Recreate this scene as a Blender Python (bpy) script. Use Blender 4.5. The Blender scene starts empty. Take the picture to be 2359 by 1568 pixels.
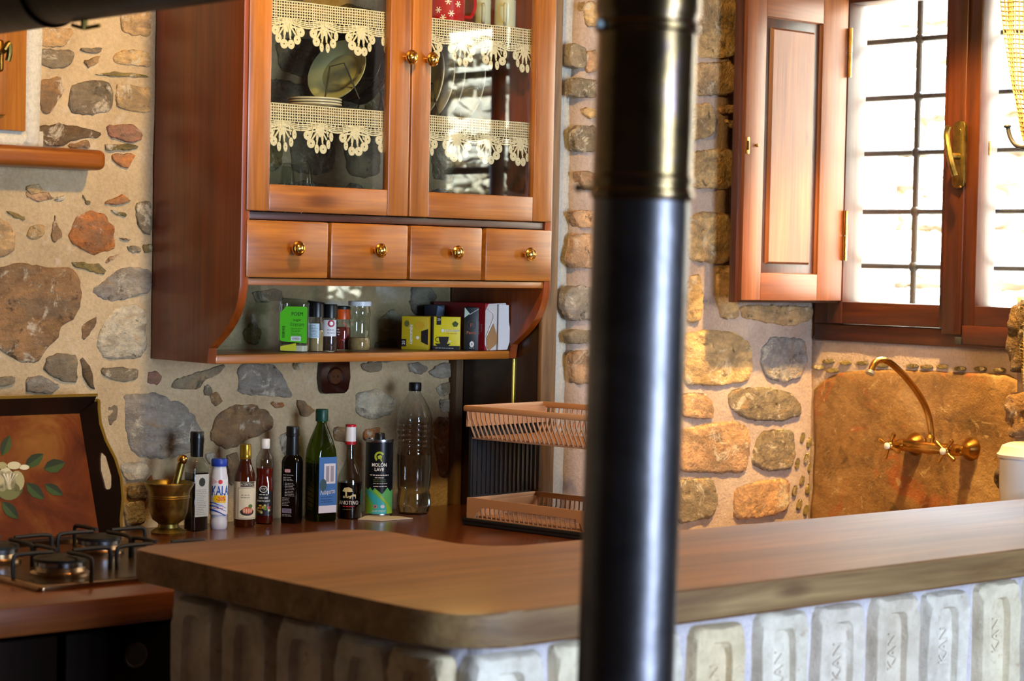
import bpy, bmesh, math, random
from mathutils import Vector, Matrix, noise

# ------------------------------------------------------------------ camera
SC = bpy.context.scene
COL = SC.collection
FPX = 4947.0
YAW, PITCH, ROLL = math.radians(41.7), math.radians(2.04), -.0211
CF = Vector((math.sin(YAW)*math.cos(PITCH), math.cos(YAW)*math.cos(PITCH), -math.sin(PITCH)))
_r0 = Vector((math.cos(YAW), -math.sin(YAW), 0)); _u0 = _r0.cross(CF)
CR = _r0*math.cos(ROLL) - _u0*math.sin(ROLL)
CU = _u0*math.cos(ROLL) + _r0*math.sin(ROLL)
CP = Vector((0, 0, 1.52))
cd = bpy.data.cameras.new('camera'); cam = bpy.data.objects.new('camera', cd); COL.objects.link(cam)
cd.sensor_width = 36; cd.lens = FPX/2359*36; cd.clip_start = .05; cd.clip_end = 60
m = Matrix((CR, CU, -CF)).transposed().to_4x4(); m.translation = CP
cam.matrix_world = m
cd.dof.use_dof = True; cd.dof.focus_distance = 5.15; cd.dof.aperture_fstop = 4.5
SC.camera = cam

# ------------------------------------------------------------------ light
SC.view_settings.view_transform = 'Standard'; SC.view_settings.look = 'None'
SC.view_settings.exposure = 0.0; SC.view_settings.gamma = 1; SC.view_settings.use_curve_mapping = False
try: SC.cycles.transparent_max_bounces = 24
except Exception: pass
world = bpy.data.worlds.new('sky'); SC.world = world; world.use_nodes = True
bg = world.node_tree.nodes['Background']; bg.inputs[0].default_value = (.72, .86, 1, 1); bg.inputs[1].default_value = 5.0

def light(name, kind, loc, energy, color, size=.1, size_y=None, look=None, spread=None):
    d = bpy.data.lights.new(name, kind); o = bpy.data.objects.new(name, d); COL.objects.link(o)
    o.location = loc; d.energy = energy; d.color = color
    if kind == 'AREA':
        d.size = size
        if size_y: d.shape = 'RECTANGLE'; d.size_y = size_y
        if spread: d.spread = spread
    elif kind == 'SUN': d.angle = size
    else: d.shadow_soft_size = size
    if look is not None:
        o.rotation_euler = (Vector(look)-Vector(loc)).to_track_quat('-Z', 'Y').to_euler()
    return o
WARM = (1, .66, .22)
light('sun', 'SUN', (5, 5, 6), 270, (.76, .88, 1), .02, look=(6, 4.72, 4))
light('kitchen_lamp', 'POINT', (2.70, 3.08, 2.55), 66, WARM, .045)
sl = light('sink_lamp', 'SPOT', (4.2, 3.1, 2.62), 330, (1, .62, .2), .035, look=(4.52, 3.55, 1.0))
sl.data.spot_size = math.radians(53); sl.data.spot_blend = .45
light('terrace_daylight', 'AREA', (2.62, -1.38, 1.35), 195, (.58, .745, 1), 1.2, 1.9, look=(2.62, 3, 1.35))
light('window_daylight', 'AREA', (5.25, 3.75, 3.0), 760, (.7, .86, 1), 1.0, .9, look=(3.9, 2.9, 1.1))

# ------------------------------------------------------------------ pixel rays to points on the real planes
def ray(px, py): return CR*((px-1179.5)/FPX) - CU*((py-784)/FPX) + CF
def PX(px, py, v): d = ray(px, py); return CP + d*((v-CP.x)/d.x)
def PY(px, py, v): d = ray(px, py); return CP + d*((v-CP.y)/d.y)
def PZ(px, py, v): d = ray(px, py); return CP + d*((v-CP.z)/d.z)

# ------------------------------------------------------------------ materials
def lin(c):
    if isinstance(c, str): c = tuple(int(c[i:i+2], 16)/255 for i in (0, 2, 4))
    return tuple((x/12.92 if x <= .04045 else ((x+.055)/1.055)**2.4) for x in c[:3]) + (1,)
class N:
    def __init__(s, name):
        s.m = bpy.data.materials.new(name); s.m.use_nodes = True; s.t = s.m.node_tree; s.n = s.t.nodes
        s.b = s.n['Principled BSDF']; s.out = s.n['Material Output']
    def add(s, typ, **kw):
        n = s.n.new(typ)
        for k, v in kw.items():
            if k[0] == '_': n.inputs[k[1:].replace('_', ' ')].default_value = v
            else: setattr(n, k, v)
        return n
    def link(s, a, b): s.t.links.new(a, b)
    def ramp(s, src, stops):
        r = s.add('ShaderNodeValToRGB'); e = r.color_ramp.elements
        while len(e) < len(stops): e.new(.5)
        for k, (p, c) in enumerate(stops):
            e[k].position = p; e[k].color = c if len(c) == 4 else tuple(c)+(1,)
        s.link(src, r.inputs[0]); return r.outputs[0]
    def mix(s, fac, a, b, mode='MIX'):
        n = s.add('ShaderNodeMix', data_type='RGBA', blend_type=mode)
        for i, v in ((0, fac), (6, a), (7, b)):
            if hasattr(v, 'is_linked') or hasattr(v, 'links'): s.link(v, n.inputs[i])
            else: n.inputs[i].default_value = v
        return n.outputs[2]
    def noise(s, vec, scale, detail=4, rough=.55, dist=0):
        n = s.add('ShaderNodeTexNoise'); n.inputs['Scale'].default_value = scale; n.inputs['Detail'].default_value = detail
        n.inputs['Roughness'].default_value = rough; n.inputs['Distortion'].default_value = dist
        if vec is not None: s.link(vec, n.inputs['Vector'])
        return n.outputs[0]
    def coords(s, scale=(1, 1, 1), rnd=True):
        tc = s.add('ShaderNodeTexCoord'); v = tc.outputs['Object']
        if rnd:
            oi = s.add('ShaderNodeObjectInfo'); mu = s.add('ShaderNodeMath', operation='MULTIPLY'); mu.inputs[1].default_value = 31
            s.link(oi.outputs['Random'], mu.inputs[0])
            ad = s.add('ShaderNodeVectorMath', operation='ADD'); s.link(v, ad.inputs[0]); s.link(mu.outputs[0], ad.inputs[1]); v = ad.outputs[0]
        mp = s.add('ShaderNodeMapping'); mp.inputs['Scale'].default_value = scale; s.link(v, mp.inputs['Vector'])
        return mp.outputs[0]
    def bump(s, h, strength, dist):
        b = s.add('ShaderNodeBump'); b.inputs['Strength'].default_value = strength; b.inputs['Distance'].default_value = dist
        s.link(h, b.inputs['Height']); s.link(b.outputs[0], s.b.inputs['Normal'])
    def set(s, **kw):
        for k, v in kw.items(): s.b.inputs[k.replace('_', ' ')].default_value = v
BLK = (0, 0, 0, 1); WHT = (1, 1, 1, 1)

def wood(name, dark, light_, axis='X', rough=.4, scale=1.0, knots=.06, coat=.0):
    n = N(name); ai = 'XYZ'.index(axis)
    def sc(al, ac): v = [ac*scale]*3; v[ai] = al*scale; return tuple(v)
    c1 = n.noise(n.coords(sc(1.1, 13)), 1.6, 6, .6, .6)
    col = n.ramp(c1, [(.28, lin(dark)), (.5, tuple((a+b)/2 for a, b in zip(lin(dark), lin(light_)))), (.66, lin(light_))])
    c2 = n.noise(n.coords(sc(4, 150)), 1.0, 3, .5)
    col = n.mix(.55, col, n.ramp(c2, [(.3, (.62, .56, .5)), (.65, (1.12, 1.1, 1.05))]), 'MULTIPLY')
    if knots:
        vo = n.add('ShaderNodeTexVoronoi'); vo.inputs['Scale'].default_value = 1
        n.link(n.coords(sc(2.6, 9)), vo.inputs['Vector'])
        k = n.ramp(vo.outputs['Distance'], [(.0, (.30, .22, .18)), (knots, (.42, .32, .26)), (knots*2.6, (1, 1, 1))])
        col = n.mix(.8, col, k, 'MULTIPLY')
    n.link(col, n.b.inputs['Base Color'])
    n.bump(c2, .12, .002); n.set(Roughness=rough, Coat_Weight=coat, Coat_Roughness=.25)
    return n.m
def flat(c, rough=.5, name=None, metal=0, spec=.5):
    key = 'paint_'+(c if isinstance(c, str) else '%02x%02x%02x' % tuple(int(x*255) for x in c))+'_%d_%d' % (rough*100, metal*10)
    key = name or key
    if key in bpy.data.materials: return bpy.data.materials[key]
    n = N(key); n.set(Base_Color=lin(c), Roughness=rough, Metallic=metal, Specular_IOR_Level=spec); return n.m
def mottled(name, a, b, rough=.5, metal=0, sc=12, coat=0, bmp=.0, stops=(.35, .65)):
    n = N(name); v = n.noise(n.coords(), sc, 5, .6)
    n.link(n.ramp(v, [(stops[0], lin(a)), (stops[1], lin(b))]), n.b.inputs['Base Color'])
    n.set(Roughness=rough, Metallic=metal, Coat_Weight=coat)
    if bmp: n.bump(n.noise(n.coords(), sc*6, 4, .6), bmp, .004)
    return n.m
def two_sided_ior(n, fr, ior):
    # a pane reflects alike from both of its faces
    ge = n.add('ShaderNodeNewGeometry'); mr = n.add('ShaderNodeMapRange'); mr.inputs['To Min'].default_value = ior; mr.inputs['To Max'].default_value = 1/ior
    n.link(ge.outputs['Backfacing'], mr.inputs['Value']); n.link(mr.outputs[0], fr.inputs[0])
def clear(name, tint=(1, 1, 1), ior=1.45, rough=.0, refl=1.0):
    n = N(name); n.n.remove(n.b)
    tr = n.add('ShaderNodeBsdfTransparent'); tr.inputs[0].default_value = tuple(tint)+(1,)
    gl = n.add('ShaderNodeBsdfGlossy'); gl.inputs['Roughness'].default_value = rough
    fr = n.add('ShaderNodeFresnel'); two_sided_ior(n, fr, ior)
    mu = n.add('ShaderNodeMath', operation='MULTIPLY'); mu.inputs[1].default_value = refl; n.link(fr.outputs[0], mu.inputs[0])
    mx = n.add('ShaderNodeMixShader'); n.link(mu.outputs[0], mx.inputs[0]); n.link(tr.outputs[0], mx.inputs[1]); n.link(gl.outputs[0], mx.inputs[2])
    n.link(mx.outputs[0], n.out.inputs['Surface']); return n.m
def glass(name, color, ior=1.45, rough=0.0):
    n = N(name); n.set(Base_Color=lin(color), Roughness=rough, IOR=ior, Transmission_Weight=1.0); return n.m

def stone_material(name):
    n = N(name); oi = n.add('ShaderNodeObjectInfo'); v = n.coords()
    big = n.noise(v, 9, 5, .65, .8)
    col = n.mix(1.0, oi.outputs['Color'], n.ramp(big, [(.28, (.42, .40, .38)), (.5, (.95, .93, .9)), (.72, (1.35, 1.25, 1.1))]), 'MULTIPLY')
    st = n.noise(n.coords((5, 5, 34)), 2.2, 5, .6, 1.2)
    col = n.mix(.28, col, n.ramp(st, [(.35, (.5, .46, .42)), (.6, (1.15, 1.1, 1.05))]), 'MULTIPLY')
    fine = n.noise(v, 70, 4, .7)
    col = n.mix(.45, col, n.ramp(fine, [(.3, (.5, .48, .45)), (.65, (1.2, 1.2, 1.18))]), 'MULTIPLY')
    hue = n.noise(n.coords((1, 1, 2.5)), 6, 4, .6, 1.5)
    col = n.mix(n.ramp(hue, [(.48, BLK), (.62, (.6, .6, .6))]), col, lin('7d6a52'))
    col = n.mix(n.ramp(hue, [(.30, (.55, .55, .55)), (.42, BLK)]), col, lin('b58a55'))
    lime = n.noise(v, 15, 7, .75, .7)
    col = n.mix(n.ramp(lime, [(.55, BLK), (.62, (.75, .75, .75))]), col, lin('d6c6a8'))
    pit = n.noise(v, 26, 6, .7, .3)
    col = n.mix(n.ramp(pit, [(.33, (.75, .75, .75)), (.41, BLK)]), col, lin('3c2f22'))
    n.link(col, n.b.inputs['Base Color']); n.set(Roughness=.85, Specular_IOR_Level=.25)
    h = n.mix(.6, fine, pit); n.bump(h, .9, .02); return n.m
def mortar_material(name, a, b, stain=.25):
    n = N(name); v = n.coords(rnd=False)
    col = n.ramp(n.noise(v, 5, 5, .6), [(.3, lin(a)), (.68, lin(b))])
    fine = n.noise(v, 130, 4, .7); mid = n.noise(v, 28, 4, .6)
    col = n.mix(.4, col, n.ramp(fine, [(.3, (.62, .6, .58)), (.62, (1.12, 1.12, 1.1))]), 'MULTIPLY')
    col = n.mix(n.ramp(mid, [(.58, BLK), (.74, (stain,)*3)]), col, lin('f3e6d2'))
    n.link(col, n.b.inputs['Base Color']); n.set(Roughness=.92, Specular_IOR_Level=.15)
    n.bump(n.mix(.5, fine, mid), .55, .012); return n.m

M = {}
M['stone'] = stone_material('rubble_stone')
M['mortar'] = mortar_material('beige_mortar', 'b59b74', 'd3b88e')
M['mortar2'] = mortar_material('pinkish_mortar', 'ae9684', 'cbb5a2', .12)
M['plaster'] = mortar_material('white_plaster', 'd3cdbb', 'e6e0cc', .1)
PINE = ('744010', 'b06e26')
for ax in 'XYZ':
    M['pine'+ax] = wood('varnished_pine_'+ax, *PINE, axis=ax, rough=.33, knots=.065, coat=.25)
    M['dark'+ax] = wood('dark_stained_wood_'+ax, '2a1205', '55270c', axis=ax, rough=.35, knots=.04, coat=.2)
    M['shut'+ax] = wood('shutter_pine_'+ax, '703a18', '965a30', axis=ax, rough=.45, knots=.03)
M['pineside'] = wood('shaded_pine_side', '6a2a04', '9c4a0c', axis='Z', rough=.35, knots=.05, coat=.2, scale=.8)  # same pine as the front; its shade is put into a darker, redder colour
M['old'] = wood('weathered_oak', '4a3620', '8d6c45', axis='Z', rough=.7, knots=0, scale=1.6)
M['brownpanel'] = wood('dark_varnished_board', '1c0d05', '3a1d0b', axis='Z', rough=.22, knots=0, coat=.5)
M['barX'] = wood('bar_top_wood', '523010', '906030', axis='X', rough=.5, knots=0, scale=.7, coat=.65)
M['barX'].node_tree.nodes['Principled BSDF'].inputs['Coat Roughness'].default_value = .46
M['baredge'] = wood('raw_bar_edge', '6b4a28', 'a98b5c', axis='X', rough=.6, knots=.05, scale=.8)
M['worktop'] = wood('dark_worktop_wood', '4a2410', '86481f', axis='X', rough=.25, knots=0, coat=.4)
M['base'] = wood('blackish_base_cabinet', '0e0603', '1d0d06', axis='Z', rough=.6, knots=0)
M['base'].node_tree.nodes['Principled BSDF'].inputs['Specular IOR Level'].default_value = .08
M['brass'] = mottled('polished_brass', 'b98a3c', 'e0b768', .22, 1, 30)
M['oldbrass'] = mottled('aged_brass', '645427', 'a28c4c', .38, 1, 25, bmp=.1)
M['bronze'] = mottled('bronze_tap', 'a87a34', 'd8a654', .25, 1, 20)
M['black'] = flat('0c0c0d', .35); M['iron'] = flat('3a3836', .6, 'wrought_iron', .4)
M['castiron'] = flat('15120f', .55, 'cast_iron')
M['pane'] = clear('window_pane', (.97, .985, .98)); M['cabglass'] = clear('cabinet_pane', (.93, .95, .92), 1.6, refl=1.25)
M['clear'] = clear('clear_plastic', (.95, .97, .97), 1.5, refl=1.8); M['jarglass'] = clear('jar_glass', (.84, .88, .85), 1.55, refl=1.6)
M['white'] = flat('f0eee8', .35); M['cream'] = flat('e9dfc4', .6)

# ------------------------------------------------------------------ mesh helpers
def box(bm, a, b, bev=0, seg=2):
    a = Vector(a); b = Vector(b)
    r = bmesh.ops.create_cube(bm, size=1)
    for v in r['verts']: v.co = Vector(((a.x+b.x)/2+v.co.x*abs(b.x-a.x), (a.y+b.y)/2+v.co.y*abs(b.y-a.y), (a.z+b.z)/2+v.co.z*abs(b.z-a.z)))
    if bev: bmesh.ops.bevel(bm, geom=list({e for v in r['verts'] for e in v.link_edges}), offset=bev, segments=seg, profile=.5, affect='EDGES')
def ring_faces(bm, rings, cap0=True, cap1=True, closed=True):
    k = len(rings[0])
    for r0, r1 in zip(rings, rings[1:]):
        for i in range(k if closed else k-1):
            j = (i+1) % k
            bm.faces.new((r0[i], r0[j], r1[j], r1[i]))
    if cap0: bm.faces.new(rings[0][::-1])
    if cap1: bm.faces.new(rings[-1])
def loft(bm, prof, n=32, c=(0, 0), caps=(True, True)):
    # prof rows: (z, rx[, ry[, p]]) super-ellipse sections
    rings = []
    for q in prof:
        z, rx = q[0], q[1]; ry = q[2] if len(q) > 2 else rx; p = q[3] if len(q) > 3 else 2
        ring = []
        for i in range(n):
            t = 2*math.pi*i/n + math.pi/n; ct, st = math.cos(t), math.sin(t)
            ring.append(bm.verts.new((c[0]+rx*math.copysign(abs(ct)**(2/p), ct), c[1]+ry*math.copysign(abs(st)**(2/p), st), z)))
        rings.append(ring)
    ring_faces(bm, rings, *caps)
def cyl(bm, p0, p1, r0, r1=None, n=16, caps=(True, True)):
    tube(bm, [p0, p1], [r0, r0 if r1 is None else r1], n, caps)
def tube(bm, pts, r, n=8, caps=(True, True)):
    pts = [Vector(p) for p in pts]; rr = r if isinstance(r, (list, tuple)) else [r]*len(pts)
    t = (pts[1]-pts[0]).normalized(); up = Vector((0, 0, 1)) if abs(t.z) < .9 else Vector((1, 0, 0))
    u = t.cross(up).normalized(); rings = []
    for i, p in enumerate(pts):
        d = (pts[min(i+1, len(pts)-1)]-pts[max(i-1, 0)]).normalized()
        u = (u-d*u.dot(d)).normalized(); w = d.cross(u)
        rings.append([bm.verts.new(p+(u*math.cos(2*math.pi*k/n)+w*math.sin(2*math.pi*k/n))*rr[i]) for k in range(n)])
    ring_faces(bm, rings, *caps)
def spline(pts, k=6):
    pts = [Vector(p) for p in pts]; o = []
    for i in range(len(pts)-1):
        p0 = pts[max(i-1, 0)]; p1 = pts[i]; p2 = pts[i+1]; p3 = pts[min(i+2, len(pts)-1)]
        for j in range(k):
            t = j/k
            o.append(.5*((2*p1)+(p2-p0)*t+(2*p0-5*p1+4*p2-p3)*t*t+(3*p1-p0-3*p2+p3)*t**3))
    return o+[pts[-1]]
def sphere(bm, c, r, s=(1, 1, 1), u=16, v=10):
    q = bmesh.ops.create_uvsphere(bm, u_segments=u, v_segments=v, radius=r)
    for w in q['verts']: w.co = Vector((w.co.x*s[0]+c[0], w.co.y*s[1]+c[1], w.co.z*s[2]+c[2]))
def prism(bm, poly, fn, d0, d1, bev=0):
    a = [bm.verts.new(fn(x, y, d0)) for x, y in poly]; b = [bm.verts.new(fn(x, y, d1)) for x, y in poly]
    f = [bm.faces.new(a[::-1]), bm.faces.new(b)]
    for i in range(len(a)):
        j = (i+1) % len(a); f.append(bm.faces.new((a[i], a[j], b[j], b[i])))
    if bev:
        es = list({e for q in f[:2] for e in q.edges}); bmesh.ops.bevel(bm, geom=es, offset=bev, segments=2, profile=.5, affect='EDGES')
def fillet(poly, rad, k=6):
    o = []
    for i, p in enumerate(poly):
        r = rad[i] if isinstance(rad, (list, tuple)) else rad
        p = Vector(p[:2]).to_2d(); a = Vector(poly[i-1][:2]); b = Vector(poly[(i+1) % len(poly)][:2])
        if r <= 0: o.append(tuple(p)); continue
        da = (a-p).normalized(); db = (b-p).normalized(); ang = da.angle(db); L = r/math.tan(ang/2)
        s = p+da*L; e = p+db*L
        for j in range(k+1):
            t = j/k; o.append(tuple((1-t)**2*s+2*t*(1-t)*p+t*t*e))
    return o
def org(o):
    v = Vector((0, 0, 0))
    while o is not None: v += o.location; o = o.parent
    return v
def part(name, bm, mat, parent=None, world=True, smooth=35, recalc=True):
    """one mesh object; world=True: the vertices are world coordinates"""
    if recalc: bmesh.ops.recalc_face_normals(bm, faces=bm.faces)
    if world and parent is not None: bmesh.ops.translate(bm, verts=bm.verts, vec=-org(parent))
    me = bpy.data.meshes.new(name); bm.to_mesh(me); bm.free()
    me.materials.append(mat)
    if smooth:
        me.shade_smooth()
        try: me.set_sharp_from_angle(angle=math.radians(smooth))
        except Exception: pass
    o = bpy.data.objects.new(name, me); COL.objects.link(o)
    if parent is not None: o.parent = parent
    return o
def nb(): return bmesh.new()
def boxpart(name, a, b, mat, parent=None, bev=.002, world=True):
    bm = nb(); box(bm, a, b, bev); return part(name, bm, mat, parent, world)
def tag(o, label, cat, group=None):
    o['label'] = label; o['category'] = cat
    if group: o['group'] = group
    return o
def thing(name, label, cat, loc=(0, 0, 0), rz=0, group=None):
    o = bpy.data.objects.new(name, None); COL.objects.link(o); o.empty_display_size = .05
    o.location = loc; o.rotation_euler = (0, 0, rz); return tag(o, label, cat, group)
def struct(o): o['kind'] = 'structure'; return o

# flat print: text and outline shapes laid on a surface by fn(x, y) -> point
_tc = {}
def text_mesh(s, size, align='CENTER', bold=0):
    key = (s, align, bold)
    if key not in _tc:
        cu = bpy.data.curves.new('lettering', 'FONT'); cu.body = s; cu.size = 1; cu.align_x = align; cu.resolution_u = 2; cu.offset = bold
        ob = bpy.data.objects.new('lettering', cu); COL.objects.link(ob)
        dg = bpy.context.evaluated_depsgraph_get(); me = bpy.data.meshes.new_from_object(ob.evaluated_get(dg))
        _tc[key] = ([(v.co.x, v.co.y) for v in me.vertices], [tuple(p.vertices) for p in me.polygons])
        bpy.data.objects.remove(ob); bpy.data.curves.remove(cu); bpy.data.meshes.remove(me)
    vs, fs = _tc[key]; return [(x*size, y*size) for x, y in vs], fs
def lettering(s, size, fn, mat, parent, at=(0, 0), align='CENTER', squeeze=1, bold=0, rot=0, world=False, name='lettering'):
    vs, fs = text_mesh(s, size, align, bold); bm = nb(); cr, sr = math.cos(rot), math.sin(rot); q = []
    for x, y in vs:
        x *= squeeze; q.append(bm.verts.new(fn(at[0]+x*cr-y*sr, at[1]+x*sr+y*cr)))
    for f in fs:
        try: bm.faces.new([q[i] for i in f])
        except ValueError: pass
    return part(name, bm, mat, parent, world, 0, False)
def _clipx(poly, x, keep_gt):
    o = []
    for i in range(len(poly)):
        a, b = poly[i-1], poly[i]; ia = (a[0] >= x) == keep_gt; ib = (b[0] >= x) == keep_gt
        if ia != ib:
            t = (x-a[0])/(b[0]-a[0]); o.append((x, a[1]+(b[1]-a[1])*t))
        if ib: o.append(b)
    return o
def decal(name, poly, fn, mat, parent, step=.006, world=False):
    bm = nb(); x0 = min(p[0] for p in poly); x1 = max(p[0] for p in poly); k = max(1, int((x1-x0)/step+.5))
    for i in range(k):
        a = x0+(x1-x0)*i/k; b = x0+(x1-x0)*(i+1)/k; q = poly
        if i: q = _clipx(q, a, True)
        if i < k-1: q = _clipx(q, b, False)
        if len(q) > 2:
            try: bm.faces.new([bm.verts.new(fn(*p)) for p in q])
            except ValueError: pass
    bmesh.ops.remove_doubles(bm, verts=bm.verts, dist=1e-6)
    return part(name, bm, mat, parent, world, 60, False)
def rect(x0, x1, y0, y1): return [(x0, y0), (x1, y0), (x1, y1), (x0, y1)]
def disc(cx, cy, rx, ry=None, n=16): ry = ry or rx; return [(cx+rx*math.cos(2*math.pi*i/n), cy+ry*math.sin(2*math.pi*i/n)) for i in range(n)]
def on_cyl(r, a0=0, dz=0): return lambda x, y: (r*math.sin(a0+x/r), -r*math.cos(a0+x/r), y+dz)
def lines(fn, mat, parent, x0, x1, ys, h=.0012, rag=.3, name='small_print', seed=1, world=False):
    rnd = random.Random(seed); bm = nb()
    for y in ys:
        x = x0; xe = x1-(x1-x0)*rnd.random()*rag
        while x < xe:
            w = rnd.uniform(.003, .009); w = min(w, xe-x)
            bm.faces.new([bm.verts.new(fn(*p)) for p in rect(x, x+w*.8, y, y+h)]); x += w
    return part(name, bm, mat, parent, world, 0, False)
RND = random.Random(7)

# ================================================================== THE ROOM
YB, YF, Y2, XR = 4.22, 3.864, 3.92, 4.617       # back wall, cabinet front, stone pier beside it, window wall
ZC, ZB = .90, 1.00                               # worktop and bar heights
YP = PX(2337, 950, 4.55).y                       # edge of the near stone pier

def rough_box(name, a, b, mat, parent=None, cell=.035, amp=.005):
    bm = nb(); a = Vector(a); b = Vector(b)
    for ax in range(3):
        u, v = [k for k in range(3) if k != ax]
        nu = min(60, max(1, int((b[u]-a[u])/cell))); nv = min(60, max(1, int((b[v]-a[v])/cell)))
        for side in (a, b):
            g = []
            for i in range(nu+1):
                row = []
                for j in range(nv+1):
                    p = Vector((0, 0, 0)); p[ax] = side[ax]; p[u] = a[u]+(b[u]-a[u])*i/nu; p[v] = a[v]+(b[v]-a[v])*j/nv
                    row.append(bm.verts.new(p))
                g.append(row)
            for i in range(nu):
                for j in range(nv): bm.faces.new((g[i][j], g[i+1][j], g[i+1][j+1], g[i][j+1]))
    bmesh.ops.remove_doubles(bm, verts=bm.verts, dist=1e-5)
    for v in bm.verts:
        d = noise.noise_vector(v.co*7)*amp + noise.noise_vector(v.co*23)*amp*.5
        v.co += d
    o = part(name, bm, mat, parent, True, 0); o.data.shade_smooth(); return o

wall_back = struct(rough_box('wall_back', (-1.7, YB, 0), (3.72, YB+.3, 2.85), M['mortar'], cell=.05))
wall_pier = struct(rough_box('wall_pier', (3.705, Y2, 0), (XR+.3, YB+.3, 1.435), M['mortar2']))
rough_box('pier_top', (3.705, Y2, 1.43), (4.262, YB+.3, 2.85), M['mortar2'], wall_pier)
rough_box('recess_back', (4.25, Y2+.17, 1.42), (XR+.3, YB+.3, 2.85), M['mortar2'], wall_pier)
rough_box('plaster_strip', (3.617, Y2+.035, .9), (3.722, YB+.05, 2.85), M['plaster'], wall_pier, amp=.003)
wall_right = struct(rough_box('wall_right', (XR, YP-.1, 0), (XR+.34, Y2+.02, 1.338), M['mortar2']))
rough_box('lintel', (XR, YP-.1, 2.36), (XR+.34, Y2+.2, 2.85), M['mortar2'], wall_right)
rough_box('near_pier', (4.55, 1.9, 0), (4.67, YP, 1.345), M['mortar2'], wall_right)
rough_box('near_pier_top', (4.55, 2.60, 1.335), (XR+.36, YP-.09, 2.85), M['mortar2'], wall_right)
rough_box('near_pier_edge', (4.55, YP-.12, 1.335), (XR+.36, YP, 1.465), M['mortar2'], wall_right)
rough_box('near_jamb', (4.55, 1.9, 1.335), (4.67, 2.14, 2.85), M['mortar2'], wall_right)
rough_box('near_lintel', (4.55, 2.1, 2.34), (4.67, 2.65, 2.85), M['mortar2'], wall_right)
rough_box('recess_side', (XR+.01, 3.90, 1.31), (XR+.33, YB+.1, 2.84), M['mortar2'], wall_right)
rough_box('sink_ledge', (3.64, 2.96, 0), (4.63, 3.93, .79), M['mortar2'], wall_right)
M['roomwall'] = mortar_material('dim_room_stone', '3a3026', '55473a')
struct(boxpart('wall_right_near', (4.56, -1.6, 0), (4.68, 1.92, 2.85), M['roomwall'], bev=0))
struct(boxpart('wall_left', (-1.8, -1.6, 0), (-1.6, YB, 2.85), M['roomwall'], bev=0))
wf = struct(boxpart('wall_front', (-1.8, -1.6, 0), (1.95, -1.4, 2.85), M['roomwall'], bev=0))
boxpart('wall_side', (3.29, -1.6, 0), (4.6, -1.4, 2.85), M['roomwall'], wf, bev=0)
boxpart('wall_lintel', (1.95, -1.6, 2.32), (3.29, -1.4, 2.85), M['roomwall'], wf, bev=0)
n = N('terracotta_floor'); bk = n.add('ShaderNodeTexBrick'); n.link(n.coords((1, 1, 1), False), bk.inputs['Vector'])
bk.offset = 0; bk.inputs['Scale'].default_value = 1; bk.inputs['Brick Width'].default_value = .3; bk.inputs['Row Height'].default_value = .3; bk.inputs['Mortar Size'].default_value = .006
bk.inputs['Color1'].default_value = lin('4e3022'); bk.inputs['Color2'].default_value = lin('42281c'); bk.inputs['Mortar'].default_value = lin('b9a48c')
n.link(bk.outputs[0], n.b.inputs['Base Color']); n.set(Roughness=.5); M['floor'] = n.m
struct(boxpart('floor', (-1.8, -1.6, -.1), (5.0, YB+.3, 0), M['floor'], bev=0))
struct(boxpart('ceiling', (-1.8, -1.6, 2.85), (4.95, YB+.3, 2.95), wood('ceiling_boards', '5b3418', '8d5b30', 'X', .6), bev=0))
# glazed terrace door behind the photographer: its two leaves give the double streak on the pipe
d1 = struct(boxpart('door_1', (2.58, -1.5, 0), (2.66, -1.44, 2.32), M['darkZ']))
for x0, x1 in ((1.95, 2.03), (3.21, 3.29)): boxpart('door_stile', (x0, -1.5, 0), (x1, -1.44, 2.32), M['darkZ'], d1)
boxpart('door_rail', (1.95, -1.5, .0), (3.29, -1.44, .18), M['darkX'], d1)
boxpart('door_rail', (1.95, -1.5, 2.24), (3.29, -1.44, 2.32), M['darkX'], d1)

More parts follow.
